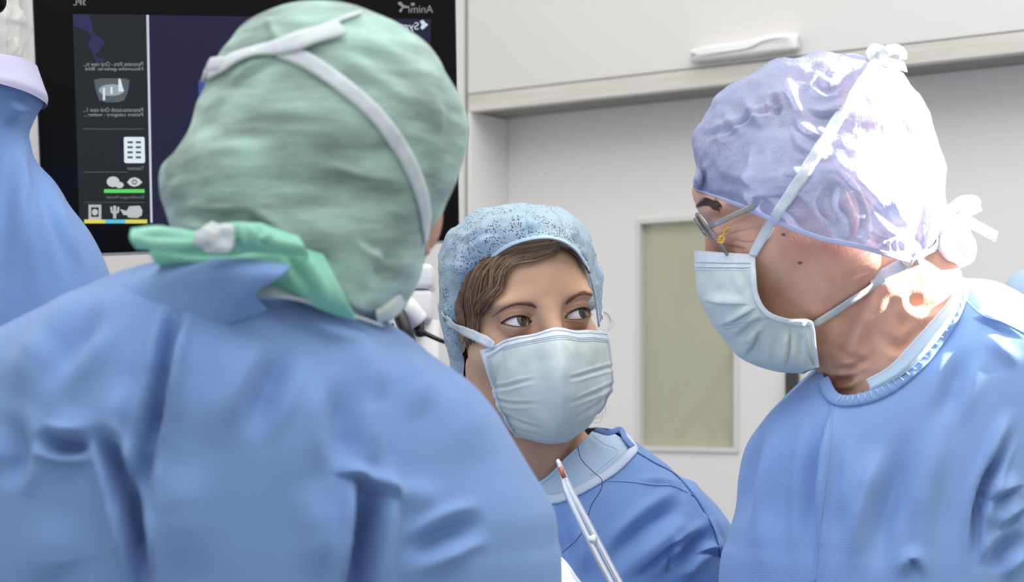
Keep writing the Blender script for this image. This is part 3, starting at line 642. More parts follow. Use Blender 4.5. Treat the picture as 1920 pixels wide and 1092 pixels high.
for gi, g in enumerate(guides):
    for k in range(70 if gi < 4 else 16):
        jt = np.array([rng.normal(0, 5), rng.normal(0, 4.5)]) if gi < 4 else np.array([rng.normal(0, 1.6), rng.normal(0, 1.6)])
        ph_ = rng.uniform(-.5, .5); q = cr(np.array(g, float)+jt*np.linspace(.5, 1, len(g))[:, None], 36)
        tg = nrm(np.gradient(q, axis=0)); nn_ = np.stack([tg[:, 1], -tg[:, 0]], 1); tt = np.linspace(0, 1, 36)
        q = q+nn_*(np.sin(tt*13+ph_+gi)*(5.5 if gi < 4 else .8)*tt)[:, None]
        ps = []; 
        for a in q:
            h = hit(a[0], a[1], [hair_bvh])
            if h is not None: ps.append(h[0]+h[1]*(0.0006+0.0016*((k*7)%5)/5))
        if len(ps) > 8:
            ps = np.array(ps); ps[1:-1] = (ps[:-2]+ps[1:-1]*2+ps[2:])/4; locks.append(ps)
for k, c_ in enumerate(((52, 36, 26), (92, 66, 47), (126, 95, 68))):
    mesh_obj('hair_locks', *strands(locks[k::3], 0.00105, 5), mat('hair_lock', c_, rough=0.36, spec=0.5), wom)
# nape hair wisps
wis = [cr([P(885, 690, 1.90), P(888+rng.normal(0, 3), 715, 1.91), P(893+rng.normal(0, 6), 735, 1.925), P(905+rng.normal(0, 8), 750, 1.94)], 14) for k in range(26)]
wis += [cr([P(1105+rng.normal(0, 3), 790, 1.97), P(1125+rng.normal(0, 8), 775+rng.normal(0, 8), 1.97), P(1120+rng.normal(0, 10), 745+rng.normal(0, 10), 1.97), P(1100+rng.normal(0, 8), 735, 1.96)], 14) for k in range(7)]
wis += [cr([P(1132, 585, 1.93), P(1142+rng.normal(0, 4), 592, 1.93), P(1146+rng.normal(0, 4), 610, 1.93), P(1136, 625, 1.93)], 14) for k in range(5)]
for k in (wis[:26], wis[26:33], wis[33:]): mesh_obj('hair_wisps', *strands(k, 0.00013, 4), M['hair'], wom)
# cap
cap_m = lace_mat('lace_cap_blue', (190, 215, 230), (170, 200, 222), (0.08, 0.95), 400, 48, (0.38, 0.5))
capo = mesh_obj('surgical_cap', Gc, gfaces(200, 220), cap_m, wom, label='pale blue lace bouffant cap')
nr0 = Nc[0]; mesh_obj('cap_band', *ribbon(Gc[2], Nc[2], 0.0032, 0.0016), mat('cap_edge', (186, 212, 230), rough=.8), capo)
# mask
r0 = [(915, 647, 1.838), (955, 637, 1.812), (1000, 627, 1.794), (1043, 617, 1.778), (1080, 621, 1.806), (1112, 620, 1.845), (1136, 622, 1.888)]
r1 = [(917, 672, 1.833), (957, 662, 1.803), (1003, 653, 1.780), (1050, 646, 1.762), (1090, 648, 1.794), (1120, 648, 1.838), (1141, 650, 1.888)]
r2 = [(921, 712, 1.832), (960, 708, 1.800), (1005, 704, 1.774), (1055, 701, 1.756), (1098, 700, 1.790), (1127, 697, 1.838), (1146, 690, 1.890)]
r3 = [(928, 748, 1.836), (965, 752, 1.804), (1008, 754, 1.778), (1055, 753, 1.764), (1098, 747, 1.796), (1128, 738, 1.842), (1148, 724, 1.892)]
r4 = [(944, 780, 1.843), (974, 788, 1.813), (1011, 796, 1.790), (1052, 797, 1.780), (1090, 787, 1.808), (1119, 769, 1.850), (1139, 746, 1.893)]
r5 = [(962, 803, 1.858), (985, 813, 1.830), (1012, 821, 1.812), (1040, 826, 1.806), (1070, 819, 1.822), (1098, 801, 1.852), (1124, 771, 1.892)]
r6 = [(964, 798, 1.872), (986, 806, 1.855), (1012, 814, 1.842), (1040, 818, 1.838), (1070, 812, 1.850), (1096, 795, 1.872), (1118, 768, 1.900)]
net = np.stack([cr(PA(c), 200) for c in (r0, r1, r2, r3, r4, r5, r6)]); Gm = cr(net, 220)
Nm = gnormals(Gm); Nm = Nm*np.sign(np.sum(Nm*np.array([0.2, -1, 0.0]), -1, keepdims=True))
def to_hem(a):          # carry a pleat on past the side binding
    a = [np.array(k, float) for k in a]
    if a[0][0] > 1120: a = [a[0]+(a[0]-a[1])*1.3]+a
    if a[-1][0] < 960: a = a+[a[-1]+(a[-1]-a[-2])*1.3]
    return a
Gm = add_folds(Gm, Nm, [(to_hem(a), b*0.62, c*0.42, 'g' if d == 's' else d) for a, b, c, d in [([(1142, 690), (1110, 699), (1080, 708), (1060, 712)], 6, .004, 's'), ([(1140, 726), (1115, 738), (1090, 748), (1060, 757)], 6, .0045, 's'), ([(1128, 752), (1100, 772), (1070, 790)], 6, .003, 's'),
    ([(1012, 712), (985, 716), (955, 724), (926, 728)], 6, .0035, 's'), ([(1020, 758), (985, 758), (955, 757), (935, 752)], 6, .0035, 's'), ([(1025, 806), (995, 800), (965, 790), (948, 780)], 6, .004, 's'), ([(1043, 618), (1050, 660), (1055, 720), (1050, 790)], 12, .002, 'r')]])
Gm = Gm+Nm*(0.0012*fbm(Gm*40, 2, 21))[..., None]
Gm = clamp_out(Gm, Cw, head_bvh, 0.0018)
mk = mesh_obj('face_mask', Gm, gfaces(220, 200), M['mask'], wom, label='pleated pale blue surgical mask')
sm = mk.modifiers.new('thick', 'SOLIDIFY'); sm.thickness = 0.0012; sm.offset = 0
k1 = 30; mesh_obj('top_band', Gm[:k1]+Nm[:k1]*0.0011, gfaces(k1, 200), M['masktrim'], mk)
mesh_obj('side_binding', *join([ribbon(Gm[:185, 2]+Nm[:185, 2]*.001, Nm[:185, 2], .0042, .0012), ribbon(Gm[:185, -3]+Nm[:185, -3]*.001, Nm[:185, -3], .0048, .0012), ribbon(Gm[182, 3:-3]+Nm[182, 3:-3]*.0004, Nm[182, 3:-3], .002, .001)]), M['masktrim'], mk)
st = []
for row, lo_, hi_ in ((9, 6, 196), (22, 6, 196), (26, 6, 196)):
    for j in range(lo_, hi_, 2):
        p = Gm[row, j]+Nm[row, j]*.0016; st.append(tube([p-nrm(Gm[row, j+1]-Gm[row, j-1])*.0006, p+nrm(Gm[row, j+1]-Gm[row, j-1])*.0006], .00035, 5))
for j in (6, 8, 192):
    for i in range(34, 180, 3): p = Gm[i, j]+Nm[i, j]*.0006; st.append(tube([p-UP*.0007, p+UP*.0007], .00032, 5))
stuff_obj('stitching', *join(st), M['stitch'], mk)
pts, nor = on_surf([(928, 648), (912, 640), (895, 631), (872, 620), (850, 607), (836, 594)], [cap_bvh, hair_bvh, head_bvh, bvh_of(Gm, gfaces(220, 200))], 30, .0022)
pts = np.concatenate([pts, [P(834, 586, 1.95), P(845, 578, 1.99)]]); nor = np.concatenate([nor, [nor[-1]+np.array([-.5, .3, 0]), nor[-1]+np.array([-1, .6, 0])]])
mesh_obj('strap', *ribbon(cr(pts, 50), cr(nor, 50), np.interp(np.linspace(0, 1, 50), [0, .1, 1], [.006, .0095, .0095]), .001), M['strap'], mk)
mesh_obj('strap', *ribbon(cr([P(1134, 624, 1.884), P(1133, 612, 1.90), P(1131, 598, 1.925), P(1124, 585, 1.96)], 20), np.tile([.8, -.6, 0], (20, 1)), .006, .001), M['strap'], mk)
# undershirt and gown
grow = [(798, 955, 1120, 1.965, .05), (806, 930, 1150, 1.965, .065), (822, 900, 1178, 1.965, .08), (840, 870, 1202, 1.965, .092), (880, 800, 1256, 1.965, .108), (920, 745, 1310, 1.965, .12), (960, 712, 1350, 1.965, .128), (1000, 695, 1374, 1.965, .132), (1092, 685, 1392, 1.965, .136),
        (1400, 700, 1380, 1.965, .14), (2200, 690, 1390, 1.965, .15), (3000, 690, 1390, 1.965, .15)]
Gg0 = rings(grow, 520, 360); Ng0 = gnormals(Gg0, True)
wf = [([(1215, 868), (1268, 892), (1300, 930), (1322, 962), (1345, 1010), (1356, 1050)], 5, .004, 'g'), ([(1120, 1090), (1190, 1010), (1250, 965), (1290, 950)], 16, .007, 'g'), ([(1180, 1085), (1240, 1030), (1300, 990)], 12, .006, 's'), ([(1260, 1092), (1270, 1060), (1310, 1020), (1340, 1010)], 14, .008, 'g'),
      ([(1180, 900), (1240, 905), (1280, 920)], 8, .003, 'r'), ([(1310, 955), (1335, 990), (1352, 1040)], 8, .004, 'r'), ([(1060, 960), (1090, 1020), (1100, 1092)], 22, .005, 'r'), ([(1050, 950), (1062, 1010), (1060, 1092)], 14, .005, 'g'), ([(1250, 1000), (1262, 1050), (1258, 1092)], 8, .006, 's'), ([(1300, 1040), (1330, 1030), (1362, 1040)], 8, .005, 's')]
Gg = add_folds(Gg0, Ng0, [(a, b, c*1.4, d) for a, b, c, d in wf]); Gg = Gg+Ng0*(0.003*fbm(Gg*np.array([14, 14, 10]), 2, 31))[..., None]
pxg, pyg = proj(Gg); frontg = np.arange(360)[None, :] < 180
neck_poly = [(985, 700), (900, 850), (985, 925), (1040, 938), (1100, 913), (1150, 883), (1188, 842), (1180, 826), (1163, 806), (1150, 790), (1150, 700)]
keepg = ~(in_poly(pxg, pyg, neck_poly) & frontg)
gw = mesh_obj('gown', Gg, sub_faces(Gg, keepg, True), M['gown2'], wom, label='blue surgical gown')
sol = gw.modifiers.new('thick', 'SOLIDIFY'); sol.thickness = .0012
wom_gown_bvh = bvh_of(Gg, gfaces(520, 360, True))
pts, nor = on_surf([(990, 922), (1012, 934), (1040, 938), (1075, 926), (1110, 908), (1150, 883), (1178, 856), (1188, 841), (1178, 824), (1164, 807)], [wom_gown_bvh], 90, .001)
mesh_obj('neck_binding', *ribbon(pts, nor, .0085, .0022, .0006), M['trim'], gw, label='white neck binding')
for nm_, c_, m_, wd_ in (('shoulder_seam', [(1192, 848), (1225, 868), (1262, 888), (1292, 918), (1318, 955), (1340, 1000), (1352, 1050)], M['seamd'], .0011), ('yoke_seam', [(1138, 902), (1180, 904), (1230, 910), (1262, 912), (1300, 930)], M['seam'], .0009)):
    pts, nor = on_surf(c_, [wom_gown_bvh], 60, .0002); mesh_obj(nm_, *tube(pts, wd_, 6), m_, gw)
Gu = Gg0[:260]-Ng0[:260]*.0035; pxu, pyu = proj(Gu)
u_poly = [(985, 700), (880, 860), (1000, 915), (1030, 895), (1062, 862), (1090, 836), (1112, 812), (1135, 800), (1140, 700)]
und = mesh_obj('undershirt', Gu, sub_faces(Gu, ~(in_poly(pxu, pyu, u_poly) & frontg), True), M['scrub'], wom, label='pale blue undershirt')
ub = bvh_of(Gu, gfaces(260, 360, True))
pts, nor = on_surf([(1000, 915), (1030, 895), (1062, 862), (1090, 836), (1112, 812)], [ub], 30, .0005); mesh_obj('shirt_hem', *ribbon(pts, nor, .003, .0014), M['scrub'], und)
pts, nor = on_surf([(1112, 818), (1130, 832), (1158, 846), (1135, 870), (1108, 892)], [ub], 40, .0002); mesh_obj('shirt_seam', *tube(pts, .0006, 6), M['trim'], und)
pts = cr([P(1116, 806, 1.90), P(1140, 812, 1.886), P(1163, 806, 1.89), P(1172, 822, 1.875), P(1186, 838, 1.868)], 40)
mesh_obj('neck_tie', *ribbon(pts, np.tile([0.2, -1, 0.25], (40, 1)), .0055, .001, .0003), M['gown2'], gw)
legs_shoes(wom, P(1040, 0, 1.965)[0], 1.965)

# ================================================================== the man at the right
DM = 1.69
man = thing('person', 'person with glasses and periwinkle cap in profile at right, cap brightly lit from behind', 'person', (P(1760, 745, 1.75)[0], 1.75, 0))
pit = math.radians(23); yw = math.radians(-5)
Fm = np.array([-math.cos(pit)*math.cos(yw), -math.cos(pit)*math.sin(yw), -math.sin(pit)]); Um = np.array([-math.sin(pit), 0, math.cos(pit)])
hm_c = P(1520, 400, DM); hm_n = nrm(hm_c-np.array([0, 0, CZ])); hm_n[2] = 0; hm_n = nrm(hm_n)       # middle plane of his head
def mirror_head(G): return G-2*((G-hm_c)@hm_n)[..., None]*hm_n
def mid_depth(px): return (hm_c@hm_n)/((np.asarray(px)-CX)/FPX*hm_n[0]+hm_n[1])
Cm = P(1511, 370, DM); SM = 1.0
def mext(S, D):
    S = S.copy(); x, y, z = S[..., 0], S[..., 1], S[..., 2]; nf = (y > 0.02)
    dsp = np.zeros(x.shape)
    ax = np.abs(x)
    for k, (dz, l) in enumerate(((0.006, .02), (0.000, .024), (-0.007, .022), (-0.014, .02))):    # crow's feet
        u = ax-0.046; line = z-(0.001+dz+(u*0.35*(dz/0.01)))
        dsp -= 0.0014*np.exp(-(line/0.0011)**2)*sstep(u, -.004, .004)*(1-sstep(u, l*.6, l))*nf
    ln = z-(-0.014-(ax-0.03)*0.35); dsp -= 0.0014*np.exp(-(ln/0.002)**2)*sstep(ax, .012, .02)*(1-sstep(ax, .05, .058))*nf      # bag under the eye
    v = z+0.0035-0.002*np.cos((ax-EYE_X)/.015*1.3); dsp -= 0.0012*np.exp(-(v/0.0009)**2)*(np.abs(ax-EYE_X) < .0145)*nf          # closed lid line
    return S+D*dsp[..., None]
# cap: near band edge, crown silhouette, mirrored about the head's middle plane
Bn = [(1299, 352, DM), (1312, 360, 1.665), (1345, 372, 1.640), (1400, 392, 1.617), (1470, 424, 1.604), (1540, 450, 1.600), (1605, 464, 1.601), (1655, 478, 1.606), (1690, 487, 1.618), (1715, 490, 1.645), (1735, 492, DM)]
Sn = [(1299, 345), (1299, 300), (1303, 250), (1345, 185), (1420, 130), (1500, 104), (1585, 99), (1668, 122), (1728, 180), (1768, 290), (1778, 400)]
Bc, Sc = cr(np.array(Bn, float), 260), cr(np.array(Sn, float), 260)
sv = np.linspace(0, 1, 110); rowsC = []
for s_ in sv:
    hwid = DM-Bc[:, 2]; hwid = hwid*1.0+0.010*np.sin(np.pi*np.linspace(0, 1, 260))*np.sin(math.pi*min(s_*1.6, 1))
    hmin = 0.055*np.sin(np.pi*np.clip(np.linspace(0, 1, 260), 0, 1))**.5*np.sin(math.pi*s_)*0.0
    xy = Bc[:, :2]*(1-s_)+Sc*s_; dd = DM-hwid*np.sqrt(max(1-s_**2.4, 0))-hmin
    # the front and back of the cap are round as well
    u_ = np.linspace(0, 1, 260); rnd = 0.075*(np.exp(-(u_/.16)**2)+np.exp(-((1-u_)/.2)**2))*np.sin(math.pi*s_)**.8*np.sqrt(np.clip(np.minimum(u_, 1-u_)/.05, 0, 1))
    dd = np.minimum(dd, DM-np.minimum(rnd*0.9, 0.09)*np.sqrt(max(1-s_**2.0, 0)))
    dd = dd-DM+mid_depth(xy[:, 0])
    rowsC.append(PA(np.concatenate([xy, dd[:, None]], 1)))
near = np.array(rowsC)
for _ in range(6): near[1:-1, 1:-1] = (near[:-2, 1:-1]+near[2:, 1:-1]+near[1:-1, :-2]+near[1:-1, 2:]+4*near[1:-1, 1:-1])/8
farh = mirror_head(near[::-1][1:])
Gk = np.concatenate([near, farh]); Nk = gnormals(Gk); Nk = Nk*np.sign(np.sum(Nk*(Gk-P(1530, 310, DM)), -1, keepdims=True))
kv = np.concatenate([sv, 1-sv[1:] ** 1])[:219] if False else np.concatenate([sv, sv[::-1][1:]])
eg = sstep(kv, 0.0, .1)[:, None]*sstep(np.linspace(0, 1, 260), 0.0, .07)[None]
gt = (np.arange(219) < 112)[:, None]*1.0
mf = [([(1302, 256), (1345, 245), (1400, 220), (1450, 205), (1500, 195)], 6, .004, 'g'), ([(1310, 330), (1400, 350), (1480, 345), (1550, 330)], 9, .003, 'g'), ([(1395, 175), (1410, 215), (1440, 250)], 8, .005, 'r'), ([(1470, 130), (1480, 165), (1495, 200), (1520, 220)], 8, .006, 'r'), ([(1500, 190), (1540, 210), (1580, 200), (1600, 180)], 8, .005, 's'),
      ([(1490, 210), (1500, 240), (1540, 260), (1580, 250)], 8, .005, 's'), ([(1480, 230), (1500, 280), (1560, 300)], 8, .004, 's'), ([(1440, 165), (1455, 200), (1450, 240)], 7, .004, 'g'), ([(1520, 140), (1550, 165), (1590, 150)], 7, .004, 'g'), ([(1350, 200), (1370, 230), (1400, 260)], 8, .003, 'r'), ([(1580, 330), (1560, 380), (1590, 430)], 10, .003, 'g'),
      ([(1300, 330), (1330, 300), (1340, 260)], 6, .002, 'r'), ([(1560, 280), (1590, 330), (1640, 370), (1700, 450)], 12, .006, 's'), ([(1640, 365), (1680, 420), (1720, 440)], 10, .006, 'g'), ([(1600, 440), (1640, 455), (1690, 450)], 8, .005, 's'), ([(1620, 420), (1660, 440), (1700, 430)], 8, .005, 's'), ([(1690, 190), (1720, 260), (1740, 340)], 12, .004, 'r')]
mf += [([(x_, 445), (x_+6, 480)], 4, .004, 'r') for x_ in (1650, 1664, 1678, 1692)]
Gk = add_folds(Gk, Nk, mf, gt*eg)
pk, qk = proj(Gk)
Gk = Gk+Nk*((0.0035*fbm(Gk*np.array([26, 26, 30]), 3, 17)-0.0025*np.abs(vnoise(Gk*48, 19)))*eg)[..., None]
mcap_bvh = bvh_of(Gk, gfaces(219, 260))
Gh2, Sh2, Rm = make_head(Cm, Fm, Um, SM, 400, 320, True, False, mext)
Gh2 = clamp_in(Gh2, Cm, mcap_bvh, 0.005)
fh2 = gfaces(320, 400, True)
mh_bvh = bvh_of(Gh2, fh2)
# neck lofted from under the skull down into the collar; rings tilted with the lean
nrows = []
for (xa, ya, xb, yb, hw) in ((1440, 520, 1740, 380, .058), (1462, 585, 1765, 430, .060), (1492, 640, 1788, 480, .061), (1522, 682, 1800, 520, .063), (1545, 722, 1815, 556, .067), (1560, 770, 1830, 610, .075), (1560, 850, 1850, 700, .085)):
    A_, B_ = P(xa, ya, DM+.02), P(xb, yb, DM+.02); a = np.linspace(0, 2*math.pi, 120, endpoint=False)
    nrows.append((A_+B_)/2+(A_-B_)/2*np.cos(a)[:, None]+np.array([0, -hw, 0])*np.sin(a)[:, None])
Gn = cr(np.array(nrows), 150); Nn = gnormals(Gn, True); cen = Gn.mean(1, keepdims=True); Nn = Nn*np.sign(np.sum(Nn*(Gn-cen), -1, keepdims=True))
Gn = add_folds(Gn, Nn, [([(1660, 500), (1650, 560), (1600, 640), (1575, 720)], 22, .006, 'r'), ([(1610, 560), (1590, 620), (1555, 690)], 14, .005, 'g'), ([(1690, 545), (1725, 575), (1770, 560)], 12, .005, 'g'), ([(1640, 620), (1690, 650), (1740, 600)], 10, .004, 'g'), ([(1640, 520), (1690, 560), (1700, 610)], 12, .004, 'r'),
    ([(1540, 640), (1600, 670), (1650, 690)], 6, .002, 'g'), ([(1545, 690), (1600, 690), (1640, 660)], 6, .002, 'g'), ([(1555, 715), (1590, 712), (1600, 700)], 7, .004, 'g')])
Gn += Nn*(0.0012*fbm(Gn*60, 2, 8))[..., None]
em_ = Cm+np.array([0.0745, -0.012, -0.022])@Rm      # the left ear faces the camera
earm = ear_mesh(em_, Rm[0], Rm[1], Rm[2], 1.05)
v, f = join([(Gh2, fh2.tolist()), (Gn, gfaces(150, 120, True).tolist()), earm]); mesh_obj('body', v, f, M['skin2'], man)
# moles
for (x_, y_, r_) in ((1470, 440, .0016), (1500, 493, .0016)):
    h = hit(x_, y_, [mh_bvh])
    if h: mesh_obj('mole', h[0]+sph*np.array([r_*1.4, r_*.6, r_*.8]), gfaces(18, 24, True), M['brow'], man)
brow([(1352, 393), (1338, 384), (1325, 380), (1310, 386)], 8, 190, mh_bvh, M['brow2'], man, .0003, .008, .35)
mcap_m = lace_mat('sheer_cap_periwinkle', (178, 190, 222), (160, 170, 212), (0.55, 0.84), 420, 30, (0.4, 0.6))
mcap = mesh_obj('surgical_cap', Gk, gfaces(219, 260), mcap_m, man, label='periwinkle sheer surgical cap')
mesh_obj('cap_band', *ribbon(Gk[1, 8:-6], Nk[1, 8:-6], .0042, .0016), mat('cap_edge_lilac', (186, 194, 226), rough=.8), mcap)
# mask, same construction
En = [(1412, 478, 1.628), (1414, 515, 1.622), (1419, 555, 1.622), (1438, 586, 1.625), (1474, 601, 1.630), (1520, 606, 1.636), (1528, 648, 1.642), (1533, 688, 1.655)]
Mn = [(1303, 470, DM), (1304, 515, DM), (1311, 560, DM), (1334, 602, DM), (1360, 638, DM), (1388, 670, DM), (1440, 692, DM), (1502, 699, DM)]
Ec, Mc = cr(np.array(En, float), 200), cr(np.array(Mn, float), 200); sv2 = np.linspace(0, 1, 70); rr = []
for s_ in sv2:
    k = (1-s_**2.2)**.5 if s_ < 1 else 0
    q = Ec*(1-s_)+Mc*s_; q[:, 2] = DM-(DM-Ec[:, 2])*k*(1+0.02*math.sin(math.pi*s_)); q[:, 2] += mid_depth(q[:, 0])-DM; rr.append(PA(q))
nearm = np.array(rr); farm = mirror_head(nearm[::-1][1:])
Gq = np.concatenate([nearm, farm]); Nq = gnormals(Gq); Nq = Nq*np.sign(np.sum(Nq*(Gq-P(1470, 580, DM)), -1, keepdims=True))
gt2 = (np.arange(139) < 72)[:, None]*1.0
Gq = add_folds(Gq, Nq, [([(1316, 562), (1360, 566), (1414, 570)], 5, .004, 's'), ([(1345, 612), (1385, 592), (1420, 574)], 5, .005, 's'), ([(1378, 640), (1405, 615), (1436, 596)], 6, .004, 'g'), ([(1392, 672), (1410, 640), (1420, 612)], 6, .005, 's'), ([(1470, 694), (1475, 650), (1478, 612)], 5, .005, 's'), ([(1440, 690), (1440, 650), (1450, 610)], 10, .003, 'r'), ([(1500, 690), (1500, 650), (1500, 615)], 6, .003, 'g'), ([(1380, 490), (1400, 530), (1405, 560)], 8, .002, 'g')], gt2)
Gq += Nq*(0.001*fbm(Gq*45, 2, 41))[..., None]
mk2 = mesh_obj('face_mask', Gq, gfaces(139, 200), M['mask'], man, label='pale blue pleated surgical mask')
s2 = mk2.modifiers.new('thick', 'SOLIDIFY'); s2.thickness = .0012; s2.offset = 0
mesh_obj('top_band', Gq[:, :24]+Nq[:, :24]*.001, gfaces(139, 24), M['masktrim'], mk2)
mesh_obj('side_binding', *join([ribbon(Gq[1, :146]+Nq[1, :146]*.001, Nq[1, :146], .0045, .0014), ribbon(Gq[1, 143:]+Nq[1, 143:]*.0008, Nq[1, 143:], .003, .001)]), M['masktrim'], mk2)
st = []
for j in (14, 20):
    for i in range(4, 80, 1): p = Gq[i, j]+Nq[i, j]*.0013; st.append(tube([p, p+nrm(Gq[i+1, j]-Gq[i, j])*.0009], .00035, 5))
stuff_obj('stitching', *join(st), M['stitch'], mk2); st = []
for i in (9, 11, 13):
    for j in range(150, 194, 1): p = Gq[i, j]+Nq[i, j]*.0004; st.append(tube([p, p+nrm(Gq[i, j+1]-Gq[i, j])*.0009], .00035, 5))
stuff_obj('stitching', *join(st), M['stitch'], mk2); st = []
for j in (95, 99):
    for i in range(4, 60): p = Gq[i, j]+Nq[i, j]*.0005; st.append(tube([p, p+nrm(Gq[i+1, j]-Gq[i, j])*.0008], .0003, 5))
stuff_obj('stitching', *join(st), M['stitch'], mk2)
mask_bvh = bvh_of(Gq, gfaces(139, 200)); neck_bvh = bvh_of(Gn, gfaces(150, 120, True))
allm = [mcap_bvh, mh_bvh, mask_bvh, neck_bvh]
pts, nor = on_surf([(1411, 482), (1440, 432), (1480, 370), (1525, 298), (1570, 228), (1612, 165), (1645, 118)], allm, 60, .0028)
mesh_obj('strap', *ribbon(pts, nor, np.interp(np.linspace(0, 1, 60), [0, .15, 1], [.007, .0095, .011]), .0008, .0002), M['strap'], mk2)
pts, nor = on_surf([(1476, 603), (1520, 604), (1545, 592), (1600, 556), (1660, 516), (1705, 488), (1745, 462), (1775, 435)], allm, 60, .003)
mesh_obj('strap', *ribbon(pts, nor, np.interp(np.linspace(0, 1, 60), [0, .15, .5, 1], [.003, .008, .0115, .0115]), .0008, .0002), M['strap'], mk2)
# tied bows of the straps
def bow(parent, name, loops, wd, d):
    parts = []
    for c in loops:
        p = cr(np.array([P(x, y, d+dz) for x, y, dz in c]), 40); n_ = np.tile([0.25, -1, 0.3], (40, 1)); parts.append(ribbon(p, n_, wd, .001, .0005))
    return mesh_obj(name, *join(parts), M['strap'], parent)
bow(mk2, 'knot', [[(1640, 122, -.02), (1632, 104, -.022), (1640, 92, -.015), (1655, 96, -.01), (1662, 110, -.012)], [(1650, 118, -.015), (1660, 98, -.022), (1680, 92, -.018), (1690, 98, -.012), (1690, 112, -.01)], [(1648, 112, -.025), (1665, 118, -.028), (1685, 122, -.02), (1697, 126, -.01)], [(1632, 128, -.03), (1655, 140, -.032), (1680, 128, -.026)]], .0095, DM)
bow(mk2, 'knot', [[(1760, 410, .0), (1785, 392, -.01), (1805, 378, -.01), (1830, 378, 0), (1834, 392, .01)], [(1790, 400, -.005), (1812, 396, -.012), (1836, 386, -.005)], [(1795, 402, -.01), (1820, 418, -.012), (1868, 444, -.005)], [(1780, 395, -.01), (1795, 415, -.014), (1812, 402, -.01)]], .010, DM)
tail = [(1770, 430, 1660, 1700)]
rowsT = [(395, 1752, 1790, DM, .012), (420, 1738, 1806, DM, .02), (450, 1730, 1822, DM, .026), (475, 1735, 1828, DM, .026), (492, 1750, 1824, DM, .02), (502, 1780, 1808, DM, .008)]
Gt = rings(rowsT, 60, 60); Nt = gnormals(Gt, True); Gt += Nt*(0.004*fbm(Gt*50, 2, 51))[..., None]
mesh_obj('cap_tail', Gt, gfaces(60, 60, True).tolist()+[tuple(range(60)), tuple(59*60+j for j in range(60))], M['cloth'], mcap, label='gathered white tie end')
# glasses
gl = mesh_obj('eyeglasses', *join([tube(cr([Cm+np.array([sx*.009, .0925, .004])@Rm, Cm+np.array([0, .095, .008])@Rm, Cm+np.array([-sx*.009, .0925, .004])@Rm], 14), .0013, 8) for sx in (1,)]), M['frame'], man, label='grey metal framed glasses')
glass_m = mat('lens_glass', (235, 240, 240), rough=.03, alpha=(.08, .1))
for sx in (-1, 1):
    cl = Cm+np.array([sx*.034, .0905, -.002])@Rm; a = np.linspace(0, 2*math.pi, 64, endpoint=False); sxx, szz = np.sign(np.cos(a))*np.abs(np.cos(a))**.7, np.sign(np.sin(a))*np.abs(np.sin(a))**.8
    rim = cl+(sxx[:, None]*.0255)*Rm[0]*1.0+(szz[:, None]*.0245)*(Rm[2]+Rm[1]*.20)-(np.abs(sxx[:, None])*.0015*(sx*sxx[:, None] > 0))*Rm[1]
    mesh_obj('lens_rim', *tube(rim, .0015, 8, True), M['frame'], gl)
    rad = np.array([0.02, .5, 1.0]); V = cl+(rim-cl)[None]*rad[:, None, None]; mesh_obj('lens', V, gfaces(3, 64, True), glass_m, gl)
    hinge = Cm+np.array([sx*.0595, .090, .008])@Rm
    arm = cr([hinge, Cm+np.array([sx*.0700, .082, .007])@Rm, Cm+np.array([sx*.0765, .045, .008])@Rm, Cm+np.array([sx*.0775, -.005, .010])@Rm, Cm+np.array([sx*.077, -.03, -.012])@Rm], 40)
    mesh_obj('temple_arm', *ribbon(arm, np.tile(Rm[0]*sx, (40, 1)), .0046, .002), M['frame'], gl)
    c_ = Cm+np.array([sx*.0625, .085, -.004])@Rm
    pad = [tube(cr([c_+Rm[1]*a1*.001+Rm[2]*b1*.001+Rm[0]*sx*.004 for a1, b1 in ((-10, 4), (-5, 3), (-2, 0), (2, -1), (4, -4), (1, -6), (-1, -3))], 24), .0009, 8), tube([c_+Rm[0]*sx*.004+Rm[1]*.002*math.cos(k)+Rm[2]*(.002*math.sin(k)-.003) for k in np.linspace(0, 2*math.pi, 12, endpoint=False)], .0008, 6, True)]
    mesh_obj('hinge', *join(pad), M['gold'], gl, label='small gold hinge')
